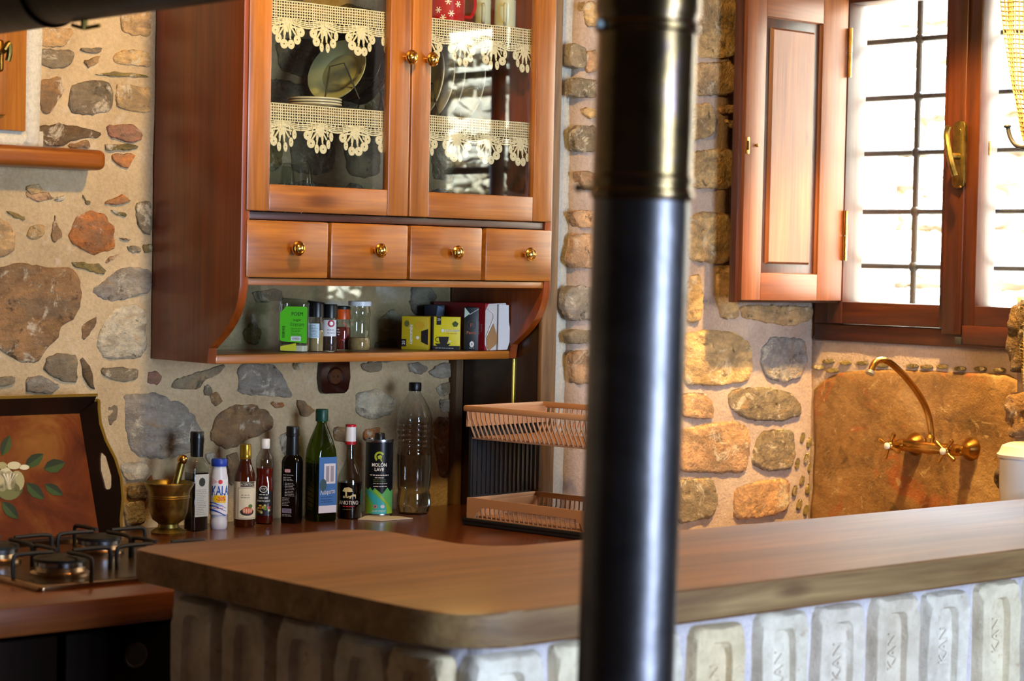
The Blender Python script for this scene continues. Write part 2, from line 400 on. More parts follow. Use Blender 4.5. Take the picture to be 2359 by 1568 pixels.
# ------------------------------------------------------------------ stones laid in the walls
PAL = dict(yel='dcb880', yl2='cba878', brn='a07c56', gry='a39a8c', dk='6c573c', org='d08a52', red='a87660', olv='8c7c4c', blu='9a9896', tan='cba27a', lgt='cfc4aa', rst='c07a44', gbr='93856c')
planes = {'B': (lambda x, y: PY(x, y, YB), 0), '2': (lambda x, y: PY(x, y, Y2), 0), 'R': (lambda x, y: PX(x, y, XR), 1), 'N': (lambda x, y: PX(x, y, 4.55), 1)}
def stone(poly, plane, col, h=.014, parent=None, name='stone', mat=None, jit=.0022, pts=None, base=None):
    if pts is None:
        f, ax = planes[plane]; q = [f(*p) for p in poly]; base = q[0][1-ax]
        q = [Vector((p[ax], p.z)) for p in q]
    else: ax, q = plane, [Vector(p) for p in pts]
    L = [(q[i]-q[i-1]).length for i in range(len(q))]; per = sum(L); k = int(min(64, max(14, per/.009)))
    # corner-cut then resample
    s = []
    for i in range(len(q)):
        a, b = q[i], q[(i+1) % len(q)]; s += [a.lerp(b, .12), a.lerp(b, .88)]
    q = s; L = [(q[(i+1) % len(q)]-q[i]).length for i in range(len(q))]; per = sum(L); out = []; i = 0; acc = 0
    for j in range(k):
        t = per*j/k
        while acc+L[i] < t: acc += L[i]; i += 1
        out.append(q[i].lerp(q[(i+1) % len(q)], (t-acc)/max(L[i], 1e-9)))
    sd = RND.random()*50
    out = [p+Vector((noise.noise((p.x*60, p.y*60, sd)), noise.noise((p.x*60, p.y*60, sd+9))))*jit*1.6+Vector((noise.noise((p.x*190, p.y*190, sd)), noise.noise((p.x*190, p.y*190, sd+5))))*jit*1.3 for p in out]
    c = sum(out, Vector((0, 0)))/k
    bm = nb(); rings = []
    for sc_, w in ((1.02, -.014), (1.0, h*.35), (.965, h*.85), (.86, h), (.6, h*1.0), (.3, h*1.05)):
        r = []
        for p in out:
            e = c+(p-c)*sc_; ww = w+(noise.noise((e.x*28, e.y*28, sd))*.55+noise.noise((e.x*75, e.y*75, sd))*.25)*h if w > 0 else w
            co = Vector((0, 0, e.y)); co[ax] = e.x; co[1-ax] = base-ww
            r.append(bm.verts.new(co))
        rings.append(r)
    ring_faces(bm, rings)
    o = part(name, bm, mat or M['stone'], parent, True, 60); o.color = lin(PAL.get(col, col)); return o

BACK = [
 ('yl2', [(86,66),(168,64),(162,85),(150,106),(120,109),(86,107)]), ('gbr', [(88,112),(172,116),(168,140),(155,155),(120,158),(90,150)]),
 ('brn', [(92,183),(138,176),(146,212),(122,250),(112,264),(95,256),(86,215)]), ('gbr', [(160,200),(200,183),(252,188),(262,215),(256,255),(215,264),(170,264),(156,240)]),
 ('yel', [(266,195),(300,195),(347,203),(345,260),(300,256),(265,248)]), ('yel', [(262,122),(300,114),(347,118),(347,156),(300,150),(258,142)]),
 ('yl2', [(275,22),(347,26),(347,84),(310,82),(280,75)]), ('dk', [(80,292),(130,285),(180,290),(215,300),(236,305),(225,318),(180,322),(140,334),(100,336),(75,327)]),
 ('red', [(245,290),(300,285),(328,305),(325,325),(300,328),(250,315)]), ('olv', [(240,333),(300,332),(322,340),(300,344),(245,346)]),
 ('org', [(257,355),(300,352),(312,358),(300,372),(298,387),(280,385),(258,370)]), ('brn', [(155,331),(205,323),(210,340),(160,341)]),
 ('gbr', [(180,112),(235,108),(228,124),(195,122)]), ('yl2', [(192,140),(228,128),(222,148),(198,157)]), ('olv', [(215,171),(260,165),(342,173),(342,178),(260,176)]),
 ('yel', [(58,430),(90,423),(102,440),(70,450)]), ('tan', [(55,443),(105,440),(128,455),(90,464),(60,455)]), ('lgt', [(120,455),(150,450),(147,460),(125,462)]),
 ('olv', [(13,486),(30,489),(58,502),(56,509),(30,501)]), ('yel', [(62,525),(85,515),(104,519),(98,545),(78,553),(62,545)]),
 ('brn', [(124,495),(130,515),(142,530),(140,545),(125,559),(115,556),(118,520)]),
 ('rst', [(154,545),(165,525),(168,503),(180,495),(203,482),(240,492),(250,512),(262,522),(262,550),(266,570),(250,580),(212,585),(190,575),(165,560)]),
 ('olv', [(187,448),(195,460),(208,463),(205,471),(197,472)]), ('org', [(238,465),(262,457),(280,447),(300,463),(285,469),(240,470)]),
 ('olv', [(255,483),(290,492),(288,500),(258,489)]), ('gbr', [(312,470),(325,462),(348,462),(348,541),(330,539),(318,520),(313,495)]),
 ('dk', [(271,549),(302,550),(290,556)]), ('gbr', [(288,568),(315,566),(324,575),(320,582),(300,583)]), ('olv', [(325,565),(348,559),(348,582),(330,581)]),
 ('olv', [(163,604),(190,604),(230,609),(244,625),(230,631),(205,626),(185,616),(170,613)]), ('tan', [(238,600),(262,588),(274,584),(260,598),(240,607)]),
 ('yl2', [(-12,500),(20,508),(36,540),(33,575),(15,589),(-12,594)]),
 ('brn', [(-14,622),(20,608),(60,606),(120,617),(166,614),(181,640),(190,680),(186,705),(166,735),(141,750),(131,780),(110,800),(85,836),(40,833),(15,815),(-14,792)]),
 ('gry', [(209,666),(245,640),(270,619),(300,614),(348,619),(348,673),(300,686),(250,696),(220,681)]), ('lgt', [(224,770),(240,735),(270,704),(310,697),(336,714),(338,800),(320,826),(240,826),(221,800)]),
 ('brn', [(184,752),(200,740),(222,726),(216,755),(200,776),(191,786),(188,770)]), ('gbr', [(110,820),(140,812),(176,819),(177,880),(150,879),(115,866),(96,850)]),
 ('dk', [(182,830),(190,821),(206,845),(217,896),(208,894),(190,866)]), ('gbr', [(230,848),(270,845),(320,850),(315,871),(290,881),(250,873),(231,861)]),
 ('gbr', [(-12,870),(36,866),(30,886),(-12,893)]), ('gry', [(60,870),(95,864),(141,890),(120,906),(60,904)]), ('red', [(338,856),(363,854),(373,870),(363,887),(340,884)]),
 ('gbr', [(392,894),(399,875),(440,860),(505,842),(522,840),(500,862),(470,876),(460,894),(430,898)]), ('gry', [(546,850),(560,836),(630,838),(650,862),(676,917),(640,913),(560,909),(544,898),(549,880)]),
 ('gbr', [(467,890),(480,886),(489,900),(482,912),(470,910)]), ('brn', [(483,905),(500,900),(514,925),(495,936),(483,920)]),
 ('brn', [(484,1000),(494,962),(520,940),(545,931),(585,931),(615,945),(632,970),(626,986),(590,1006),(560,1016),(540,1030),(525,1036),(500,1026),(484,1012)]),
 ('rst', [(620,928),(652,924),(656,935),(635,941)]),
 ('gry', [(283,905),(330,903),(375,909),(420,928),(446,955),(463,985),(471,1012),(440,1042),(380,1056),(320,1056),(294,1030),(284,960)]),
 ('lgt', [(272,1065),(330,1062),(346,1080),(330,1106),(288,1110)]), ('gry', [(288,1120),(346,1116),(342,1146),(298,1151)]), ('lgt', [(282,1158),(332,1154),(336,1200),(290,1216)]),
 ('gbr', [(245,940),(268,930),(271,960),(250,985)]), ('olv', [(672,836),(698,836),(691,851),(676,849)]), ('brn', [(682,922),(700,921),(715,940),(726,946),(705,961),(690,956)]),
 ('gbr', [(829,836),(882,834),(876,856),(834,854)]), ('gry', [(934,838),(960,834),(986,848),(970,863),(944,856)]), ('gry', [(984,860),(1010,838),(1062,832),(1062,862),(1020,873)]),
 ('gbr', [(1002,890),(1040,877),(1056,885),(1051,901),(1015,913),(1004,901)]), ('lgt', [(820,905),(870,893),(912,920),(902,952),(860,967),(818,952)]),
 ('brn', [(768,985),(800,983),(822,1000),(806,1022),(768,1012)]), ('rst', [(838,990),(877,984),(874,1012),(838,1016)]), ('brn', [(1000,960),(1062,962),(1064,1082),(1012,1102),(998,1010)]),
 ('gry', [(640,1000),(680,990),(692,1042),(650,1052)]), ('brn', [(520,1050),(546,1040),(556,1100),(528,1122)]), ('gry', [(470,1046),(492,1040),(504,1062),(480,1070)]),
 ('rst', [(336,1110),(350,1090),(345,1150),(332,1180)]), ('lgt', [(1008,920),(1050,918),(1060,945),(1015,950)]),
 ('olv', [(558,760),(585,738),(602,765),(592,797),(564,787)]), ('lgt', [(868,738),(905,708),(922,735),(897,765),(875,760)]), ('gbr', [(940,690),(1000,688),(992,722),(950,718)]),
 ('gbr', [(578,672),(645,664),(652,692),(590,698)]), ('gry', [(1000,740),(1050,720),(1058,790),(1010,800)]), ('gry', [(860,790),(910,775),(920,830),(870,835)]), ('gry', [(700,730),(760,722),(770,770),(705,780)])]
for c, p in BACK: stone(p, 'B', c, h=.0055 if c != 'rst' else .004, parent=wall_back)
rr = random.Random(3)
z = 1.38
while z < 2.3:                                                    # wall seen through the glazed doors
    x = 2.68; hz = rr.uniform(.09, .14)
    while x < 3.5:
        w = rr.uniform(.1, .2)
        if z > 1.5 or x > 3.4:
            stone(None, 0, rr.choice(['olv', 'gbr', 'gbr', 'gry']), .008, wall_back, pts=[(x+.01+rr.uniform(0, .02), z+.01), (x+w*.5, z+rr.uniform(-.008, .008)), (x+w-.02, z+.012), (x+w-.015+rr.uniform(-.01, .01), z+hz*.5), (x+w-.03, z+hz-.02), (x+w*.4, z+hz-.012), (x+.01, z+hz-.03)], base=YB)
        x += w
    z += hz
PIER = [
 ('gbr', [(1309,105),(1330,100),(1348,112),(1346,155),(1325,160),(1308,150)]), ('gbr', [(1311,183),(1330,180),(1372,185),(1372,226),(1330,226),(1311,220)]), ('yel', [(1337,250),(1352,248),(1374,252),(1370,271),(1345,270)]),
 ('gbr', [(1316,300),(1335,288),(1372,290),(1372,350),(1340,352),(1320,340)]), ('tan', [(1326,395),(1350,393),(1374,400),(1374,437),(1340,436)]), ('tan', [(1314,490),(1335,484),(1372,486),(1372,525),(1330,525)]),
 ('tan', [(1322,536),(1372,540),(1372,617),(1325,617),(1308,600)]), ('gry', [(1296,680),(1310,657),(1368,660),(1368,738),(1315,738),(1296,705)]), ('gbr', [(1303,768),(1322,757),(1366,762),(1366,790),(1310,792)]),
 ('tan', [(1314,815),(1330,806),(1366,808),(1366,884),(1320,885)]), ('yel', [(1340,5),(1374,2),(1376,60),(1345,62)]), ('tan', [(1345,120),(1374,115),(1374,165),(1348,168)]),
 ('yel', [(1612,-40),(1690,-40),(1699,50),(1690,130),(1650,136),(1604,132),(1598,60)]), ('yl2', [(1596,145),(1690,142),(1694,200),(1680,219),(1596,222)]), ('yel', [(1592,240),(1635,238),(1647,270),(1641,311),(1590,327)]),
 ('tan', [(1652,245),(1690,240),(1689,260),(1660,263)]), ('yl2', [(1665,275),(1691,278),(1686,299)]), ('yel', [(1588,352),(1640,342),(1685,344),(1692,420),(1680,436),(1588,433)]),
 ('yel', [(1585,502),(1620,484),(1680,494),(1692,540),(1680,601),(1650,606),(1583,600)]), ('yel', [(1580,640),(1610,628),(1619,680),(1611,740),(1578,747)]),
 ('yel', [(1650,614),(1684,611),(1692,650),(1694,704),(1700,733),(1660,735),(1648,690)]), ('yl2', [(1702,704),(1780,702),(1872,706),(1868,736),(1820,752),(1760,742),(1708,732)]),
 ('yel', [(1570,768),(1630,759),(1690,764),(1726,790),(1734,840),(1721,880),(1650,889),(1570,886)]), ('blu', [(1752,805),(1775,774),(1850,779),(1859,830),(1846,871),(1800,881),(1765,871),(1749,840)]),
 ('tan', [(1566,905),(1625,904),(1643,940),(1641,966),(1566,963)]), ('gbr', [(1675,910),(1690,895),(1755,889),(1820,904),(1844,930),(1844,960),(1790,971),(1720,966),(1680,941)]),
 ('tan', [(1560,990),(1640,974),(1690,969),(1723,984),(1726,1040),(1716,1089),(1620,1089),(1560,1086)]), ('gbr', [(1742,1010),(1760,991),(1825,989),(1829,1040),(1821,1081),(1760,1086),(1732,1066)]),
 ('gbr', [(1556,1105),(1640,1099),(1651,1150),(1641,1191),(1556,1208)]), ('tan', [(1690,1125),(1760,1104),(1816,1104),(1816,1172),(1770,1191),(1689,1196)])]
for c, p in PIER: stone(p, '2', c, .009, wall_pier)
for x, y in ((1847,1008),(1862,1019),(1836,1067),(1856,1056),(1865,1075),(1847,1107),(1860,1126),(1830,1130),(1840,1162),(1855,1175)):
    a = .25; stone([(x+5*math.cos(t)-3*math.sin(t), y+14*math.sin(t)) for t in [k*math.pi/4 for k in range(8)]], '2', 'olv', .005, wall_pier, 'pebble', jit=0)
for x, y in ((1910,832),(1888,846),(1920,853),(1950,835),(1988,836),(2034,841),(2103,843),(2136,845),(2173,844),(2213,849),(2258,849),(2302,852)):
    stone([(x+15*math.cos(t), y+6*math.sin(t)) for t in [k*math.pi/4 for k in range(8)]], 'R', 'olv', .006, wall_right, 'pebble', jit=0)
def slate_material():
    n = N('rusty_slate'); v = n.coords()
    col = n.ramp(n.noise(v, 4.5, 6, .65, .6), [(.28, lin('5a4428')), (.42, lin('86643a')), (.55, lin('9c7646')), (.68, lin('b89464'))])
    col = n.mix(n.ramp(n.noise(v, 7, 5, .6, 1), [(.56, BLK), (.64, (.75,)*3)]), col, lin('a85e30'))
    col = n.mix(n.ramp(n.noise(v, 9, 6, .7, .6), [(.34, (.7,)*3), (.44, BLK)]), col, lin('4a3820'))
    col = n.mix(n.ramp(n.noise(v, 13, 6, .75, 2.5), [(.60, BLK), (.64, (.65,)*3)]), col, lin('c9ae82'))
    n.link(col, n.b.inputs['Base Color']); col = n.mix(.5, col, n.ramp(n.noise(v, 60, 5, .7), [(.3, (.55, .5, .45)), (.65, (1.15, 1.12, 1.1))]), 'MULTIPLY'); n.link(col, n.b.inputs['Base Color']); n.set(Roughness=.7); n.bump(n.noise(v, 40, 6, .7), .6, .01); return n.m
M['slate'] = slate_material()
stone([(1874,930),(1877,893),(1920,862),(2000,851),(2120,853),(2345,864),(2375,1000),(2360,1250),(2100,1260),(1866,1250),(1878,1010)], 'R', 'tan', .006, wall_right, 'slate_slab', M['slate'], jit=.001)
for c, p in (('dk', [(2336,712),(2356,690),(2400,690),(2400,850),(2345,860),(2330,800)]), ('brn', [(2334,905),(2380,900),(2390,1000),(2345,1010),(2326,960)]), ('dk', [(2310,1060),(2370,1050),(2380,1130),(2330,1150),(2306,1110)])):
    stone(p, 'N', c, .03, wall_right)
for y0, z0 in ((3.0, .3), (2.75, .5), (2.8, 1.2), (2.5, 1.3), (2.6, 1.75), (2.9, 1.8)):
    stone(None, 1, 'tan', .012, wall_right, pts=[(y0, z0), (y0+.2, z0-.01), (y0+.21, z0+.15), (y0+.02, z0+.17)], base=4.55)

# second window in the near pier, out of the picture: it shows in the cabinet glass
w3 = struct(boxpart('window_3', (4.60, 2.14, 1.335), (4.65, 2.60, 1.375), M['darkY']))
boxpart('frame_head', (4.60, 2.14, 2.29), (4.65, 2.60, 2.34), M['darkY'], w3)
for y0, y1 in ((2.14, 2.18), (2.455, 2.475), (2.56, 2.60)): boxpart('stile', (4.599, y0, 1.335), (4.651, y1, 2.34), M['darkZ'], w3)
boxpart('pane', (4.62, 2.17, 1.36), (4.624, 2.57, 2.31), M['pane'], w3, 0)
for zz in (1.50, 1.83, 2.15): bm = nb(); cyl(bm, (4.70, 2.1, zz), (4.70, 2.65, zz), .012, n=8); part('bar', bm, M['iron'], w3)

# left window: wooden casement closed in a white plaster surround, board sill below
w2 = struct(boxpart('window_2', (1.75, YB-.028, 1.785), (PY(46, 200, YB).x, YB+.02, 2.5), M['pineZ']))
c = PY(0, 200, YB-.03).x; boxpart('leaf', (1.8, YB-.042, 1.815), (PY(18, 200, YB-.04).x, YB-.026, 2.5), M['pineZ'], w2, .006)
for nme, a, b in (('surround', (2.306, YB-.018, 1.74), (PY(84, 200, YB).x, YB+.02, 2.7)), ('surround', (1.7, YB-.018, 1.74), (2.36, YB+.02, 1.787))): rough_box(nme, a, b, M['plaster'], w2, amp=.004)
bm = nb(); box(bm, PY(-4, 165, YB-.045)-Vector((.012, .004, 0)), PY(8, 92, YB-.045)+Vector((0, .004, 0)), .006); part('handle_plate', bm, M['brass'], w2)
bm = nb(); tube(bm, spline([PY(6, 118, YB-.05), PY(8, 117, YB-.085), PY(20, 100, YB-.088), PY(22, 122, YB-.088), PY(18, 140, YB-.085)], 4), .0065, 10); part('handle', bm, M['oldbrass'], w2)
bm = nb(); s0 = PY(-60, 340, YB-.075); e0 = PY(253, 350, YB-.075)
box(bm, (1.6, YB-.075, 1.707), (e0.x-.005, YB+.02, 1.752), .016, 4)
sill = struct(part('trim_1', bm, wood('sill_board', '6a320c', 'a05a1c', 'X', .35, 1, .03, .2)))

# ================================================================== WINDOW BY THE SINK
YM = PX(2225, 400, XR).y                                        # meeting stile
YW0, YW1 = 3.905, 2*YM-3.905
win = struct(boxpart('window_1', (XR-.012, YW1, 1.327), (XR+.05, YW0, 1.374), M['darkY'], bev=.004))
boxpart('frame_jamb', (XR-.012, YW0-.06, 1.374), (XR+.05, YW0, 2.36), M['darkZ'], win, .003)
boxpart('frame_jamb', (XR-.012, YW1, 1.374), (XR+.05, YW1+.06, 2.36), M['darkZ'], win, .003)
boxpart('frame_head', (XR-.012, YW1, 2.31), (XR+.05, YW0, 2.37), M['darkY'], win, .003)
for ya, yb in ((YW0-.055, YM+.005), (YM-.005, YW1+.055)):
    s = 1 if ya > yb else -1
    lo, hi = min(ya, yb), max(ya, yb)
    sash = boxpart('sash', (XR-.022, lo, 1.376), (XR+.055, hi, 1.436), M['darkY'], win, .003)
    boxpart('stile', (XR-.0235, lo-.0004, 1.3755), (XR+.0565, lo+.052, 2.3105), M['darkZ'], sash, .003)
    boxpart('stile', (XR-.0235, hi-.052, 1.3755), (XR+.0565, hi+.0004, 2.3105), M['darkZ'], sash, .003)
    boxpart('rail', (XR-.022, lo, 2.25), (XR+.055, hi, 2.31), M['darkY'], sash, .003)
    boxpart('pane', (XR+.006, lo+.05, 1.43), (XR+.010, hi-.05, 2.26), M['pane'], sash, 0)
boxpart('cover_strip', (XR-.032, YM-.018, 1.36), (XR-.018, YM+.042, 2.31), M['darkZ'], win, .004)
boxpart('drip_rail', (XR-.026, YW1+.06, 1.385), (XR-.02, YM-.02, 1.3358), M['darkY'], win, .002)
boxpart('bolt', (XR-.03, YM-.02, 1.335), (XR-.012, YM+.0, 1.355), M['iron'], win, .002)
hp = PX(2212, 360, XR-.033)
bm = nb(); prism(bm, fillet([(hp.y-.019, 1.74), (hp.y+.019, 1.74), (hp.y+.019, 1.915), (hp.y-.019, 1.915)], .018), lambda u, v, w: (w, u, v), XR-.041, XR-.030, .002); part('handle_plate', bm, M['oldbrass'], win)
bm = nb(); cyl(bm, (XR-.04, hp.y, 1.823), (XR-.075, hp.y, 1.823), .009, n=14)
tube(bm, spline([PX(2186, 290, XR-.08), PX(2181, 308, XR-.08), PX(2184, 340, XR-.085), PX(2191, 375, XR-.085), PX(2200, 405, XR-.08)], 5), [.0085]*21, 10); part('handle', bm, M['oldbrass'], win)
for y in (300, 430): bm = nb(); sphere(bm, PX(2212, y, XR-.041), .004, u=8, v=6); part('screw', bm, M['brass'], win)
bm = nb(); box(bm, PX(2277, 325, XR-.03), PX(2284, 358, XR-.02), .001); part('catch', bm, M['brass'], win)
# iron grille outside the panes
gx = XR+.16
gr = thing('window_grille', 'wrought iron bars outside the sink window panes', 'grille', (gx, YM, 1.33))
for yy in (PX(2112, 350, gx).y, 2*YM-PX(2112, 350, gx).y):
    bm = nb(); cyl(bm, (gx, yy, 1.30), (gx, yy, 2.5), .0085, n=10); part('vertical_bar', bm, M['iron'], gr)
    for py in (90, 222, 351, 487, 614):
        bm = nb(); sphere(bm, (gx, yy, PX(2112, py, gx).z), .0145, (1, 1, 1.1), 10, 8); part('collar', bm, M['iron'], gr)
for py in (90, 222, 351, 487, 614):
    bm = nb(); zz = PX(2112, py, gx).z; cyl(bm, (gx, YW1-.05, zz), (gx, YW0+.05, zz), .0075, n=10); part('crossbar', bm, M['iron'], gr)

# dry-stone garden wall outside, in the sun
GX = XR+1.25
gw = struct(rough_box('wall_garden', (GX, .2, -.2), (GX+.3, 6.4, 2.6), flat('b8ac98', .9, 'garden_wall_core'), cell=.1))
rr = random.Random(11); z = .9
while z < 2.45:
    hz = rr.uniform(.10, .19); y = .5+rr.uniform(-.1, .1)
    while y < 5.6:
        w = rr.uniform(.2, .5)
        if 1.9 < y < 3.5 or (y < 2 and z < 1.3): y += w; continue
        stone(None, 1, rr.choice(['ddd3bf', 'e6dac2', 'd8cdb6', 'e0d8c8']), .045, gw, pts=[(y+.008, z+.006), (y+w*.5, z+.008+rr.uniform(-.01, .01)), (y+w-.010, z+.008+rr.uniform(-.01, .016)), (y+w-.008, z+hz-.012), (y+w*.5, z+hz-.008+rr.uniform(-.016, .004)), (y+.007, z+hz-.010)], base=GX, jit=.005)
        y += w
    z += hz
struct(boxpart('ground_outside', (XR+.3, 1, -.2), (GX+.3, 7, 0), flat('b5a88f', .9), bev=0))

# shutter folded back in front of the stone pier
SX0, SX1, SZ0, SZ1, SY = 4.186, 4.592, 1.438, 2.275, 3.80
sh = thing('window_shutter', 'panelled pine shutter folded open on the wall left of the sink window', 'shutter', (SX1, SY+.015, SZ0))
fx0 = PY(1760, 350, SY).x; fx1 = PY(1890, 350, SY).x; fz0 = PY(1815, 631, SY).z; fz1 = PY(1836, 46, SY).z
boxpart('stile', (SX0, SY, SZ0), (fx0, SY+.032, SZ1), M['shutZ'], sh, .002); boxpart('stile', (fx1, SY, SZ0), (SX1, SY+.032, SZ1), M['shutZ'], sh, .002)
boxpart('rail', (fx0, SY, SZ0), (fx1, SY+.032, fz0), M['shutX'], sh, .001); boxpart('rail', (fx0, SY, fz1), (fx1, SY+.032, SZ1), M['shutX'], sh, .001)
boxpart('rebate', (SX0-.012, SY+.012, SZ0-.006), (SX1, SY+.034, SZ1), M['darkZ'], sh, .001)
bm = nb(); i = .032; a = [(fx0, fz0), (fx1, fz0), (fx1, fz1), (fx0, fz1)]; rings = []
for off, yy in ((0, SY+.006), (.004, SY+.016), (i-.006, SY+.012), (i, SY+.003)):
    rings.append([bm.verts.new((x+(off if x == fx0 else -off), yy, z+(off if z == fz0 else -off))) for x, z in a])
ring_faces(bm, rings, False, True); part('raised_panel', bm, M['shutZ'], sh, smooth=0)
for py0, py1, px in ((65, 178, 1949), (485, 600, 1938)):
    p = PX(px, (py0+py1)/2, XR-.03); za = PX(px, py1, XR-.03).z; zb = PX(px, py0, XR-.03).z
    bm = nb(); cyl(bm, (SX1+.002, SY-.006, za), (SX1+.002, SY-.006, (za+zb)/2-.001), .006, n=10); cyl(bm, (SX1+.002, SY-.006, (za+zb)/2+.001), (SX1+.002, SY-.006, zb), .006, n=10); part('hinge', bm, M['brass'], sh)
bm = nb(); p = PY(1722, 335, SY); box(bm, (p.x-.007, SY-.004, p.z-.022), (p.x+.004, SY+.001, p.z+.022), .001); cyl(bm, (p.x-.004, SY-.006, p.z-.012), (p.x-.004, SY-.006, p.z+.012), .004, n=8); part('latch', bm, M['brass'], sh)
bm = nb(); p = PY(1742, 335, SY); sphere(bm, (p.x, SY-.004, p.z), .005, u=10, v=8); part('peg', bm, M['brass'], sh)

# ================================================================== BAR
def two_mat(o, mat2, test):
    o.data.materials.append(mat2)
    for f in o.data.polygons:
        if test(f): f.material_index = 1
bl = [(2.03, 2.385), (4.54, 2.385), (4.54, 2.92), (2.57, 2.94), (2.57, 3.305), (2.03, 3.305)]
bm = nb(); prism(bm, fillet(bl, [.13, 0, 0, .10, .09, .06], 8), lambda u, v, w: (u, v, w), .945, ZB, .007)
bar = part('bar_top', bm, M['barX'], smooth=40); two_mat(bar, M['baredge'], lambda f: abs(f.normal.z) < .5)
tag(bar, 'thick wooden L-shaped bar top with rounded corners on the brick wall', 'counter')
bw = struct(rough_box('wall_bar', (2.12, 2.448, 0), (4.545, 2.58, .938), mortar_material('pale_mortar', 'c6bec4', 'ded6da', .2), amp=.004))
rough_box('wall_bar_end', (2.10, 2.464, 0), (2.25, 3.25, .938), bpy.data.materials['pale_mortar'], bw, amp=.004)
def brick_material():
    n = N('cast_cream_brick'); oi = n.add('ShaderNodeObjectInfo'); v = n.coords()
    col = n.mix(1, oi.outputs['Color'], n.ramp(n.noise(v, 16, 5, .65), [(.3, (.72, .68, .62)), (.62, (1.08, 1.07, 1.04))]), 'MULTIPLY')
    col = n.mix(n.ramp(n.noise(v, 34, 5, .7), [(.60, BLK), (.72, (.55,)*3)]), col, lin('a5713f'))
    n.link(col, n.b.inputs['Base Color']); n.set(Roughness=.85); n.bump(n.noise(v, 60, 5, .7), .5, .008); return n.m
M['brick'] = brick_material()
def brick_mesh(seed):
    r = random.Random(seed); bm = nb(); k = 36; rings = []
    for rx, ry, p, d, j in ((.066, .122, 9, .055, 0), (.0665, .123, 9, .008, .002), (.061, .117, 7, -.002, .0025), (.031, .094, 5, 0, .001), (.027, .089, 4, .012, .001), (.021, .078, 4, .013, 0)):
        ring = []
        for i in range(k):
            t = 2*math.pi*i/k; c, s = math.cos(t), math.sin(t)
            x = rx*math.copysign(abs(c)**(2/p), c); z = ry*math.copysign(abs(s)**(2/p), s)
            ring.append(bm.verts.new((x+r.uniform(-j, j), d+r.uniform(-j, j)*.6, z+r.uniform(-j, j))))
        rings.append(ring)
    ring_faces(bm, rings); bmesh.ops.recalc_face_normals(bm, faces=bm.faces)
    me = bpy.data.meshes.new('brick'); bm.to_mesh(me); bm.free(); me.materials.append(M['brick']); me.shade_smooth(); me.set_sharp_from_angle(angle=math.radians(50)); return me
BM = [brick_mesh(k) for k in range(6)]
BC = ['e8e0d2', 'e9dcc0', 'e2dacb', 'e6d3b0', 'e8dfce', 'e4d9ca', 'dfd2bf']
def put_brick(loc, rz, k, zs=1, xs=1):
    o = bpy.data.objects.new('brick', BM[k % 6]); COL.objects.link(o); o.parent = bw; o.location = loc; o.rotation_euler = (RND.uniform(-.012, .012), RND.uniform(-.018, .018), rz)
    o.scale = (xs, 1, zs); o.color = lin(BC[k % 7]); return o
fronts = [2.172, 2.335, 2.49, 2.645, 2.808, 2.963, 3.118, 3.270, 3.435, 3.592, 3.75, 3.905, 4.06, 4.215, 4.37]
for row, zc_ in enumerate((.805, .53, .255)):
    for k, x in enumerate(fronts):
        o = put_brick((x, 2.428, zc_+RND.uniform(-.004, .004)), 0, k+row*2, xs=1.12 if k == 0 else .98)
        if row == 0 and 3 <= k <= 8:
            lettering('KAN', .034, lambda u, v: (u, .0105, v), M['brick'], o, at=(.012, .02), rot=math.pi/2, bold=.012, name='cast_letters').color = lin(BC[k % 7])
    for k, y in enumerate((2.53, 2.667, 2.825, 2.985, 3.146)):
        put_brick((2.068, y, zc_+RND.uniform(-.004, .004)), -math.pi/2, k+3+row, xs=1.0)

# ================================================================== WORKTOP AND BASE UNITS
wl = [(1.2, 3.378), (3.63, 3.378), (3.63, 4.205), (1.2, 4.205)]
bm = nb(); prism(bm, wl, lambda u, v, w: (u, v, w), .845, ZC, .006)
tag(part('kitchen_worktop', bm, M['worktop'], smooth=40), 'dark varnished wooden worktop along the stone wall carrying the bottles and hob', 'worktop')
for k, (x0, x1, hole, side) in enumerate(((1.45, 1.966, None, 'left of the seam under the hob'), (1.978, 2.60, PY(312, 1508, 3.42), 'with a round finger hole under the hob'))):
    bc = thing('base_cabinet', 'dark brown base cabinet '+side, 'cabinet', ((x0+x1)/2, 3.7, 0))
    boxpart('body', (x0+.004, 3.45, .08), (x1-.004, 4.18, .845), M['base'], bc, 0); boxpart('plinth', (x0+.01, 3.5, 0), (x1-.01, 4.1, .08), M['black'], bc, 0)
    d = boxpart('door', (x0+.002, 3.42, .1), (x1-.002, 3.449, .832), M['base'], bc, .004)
    if hole:
        bm = nb(); cyl(bm, (hole.x, 3.4195, hole.z), (hole.x, 3.4165, hole.z), .021, .019, 24); part('finger_hole', bm, M['black'], d)
        bm = nb(); q = [(hole.x+.022*math.cos(t*math.pi/12), 3.4185, hole.z+.022*math.sin(t*math.pi/12)) for t in range(25)]; tube(bm, q, .0022, 6); part('ring', bm, M['darkX'], d)

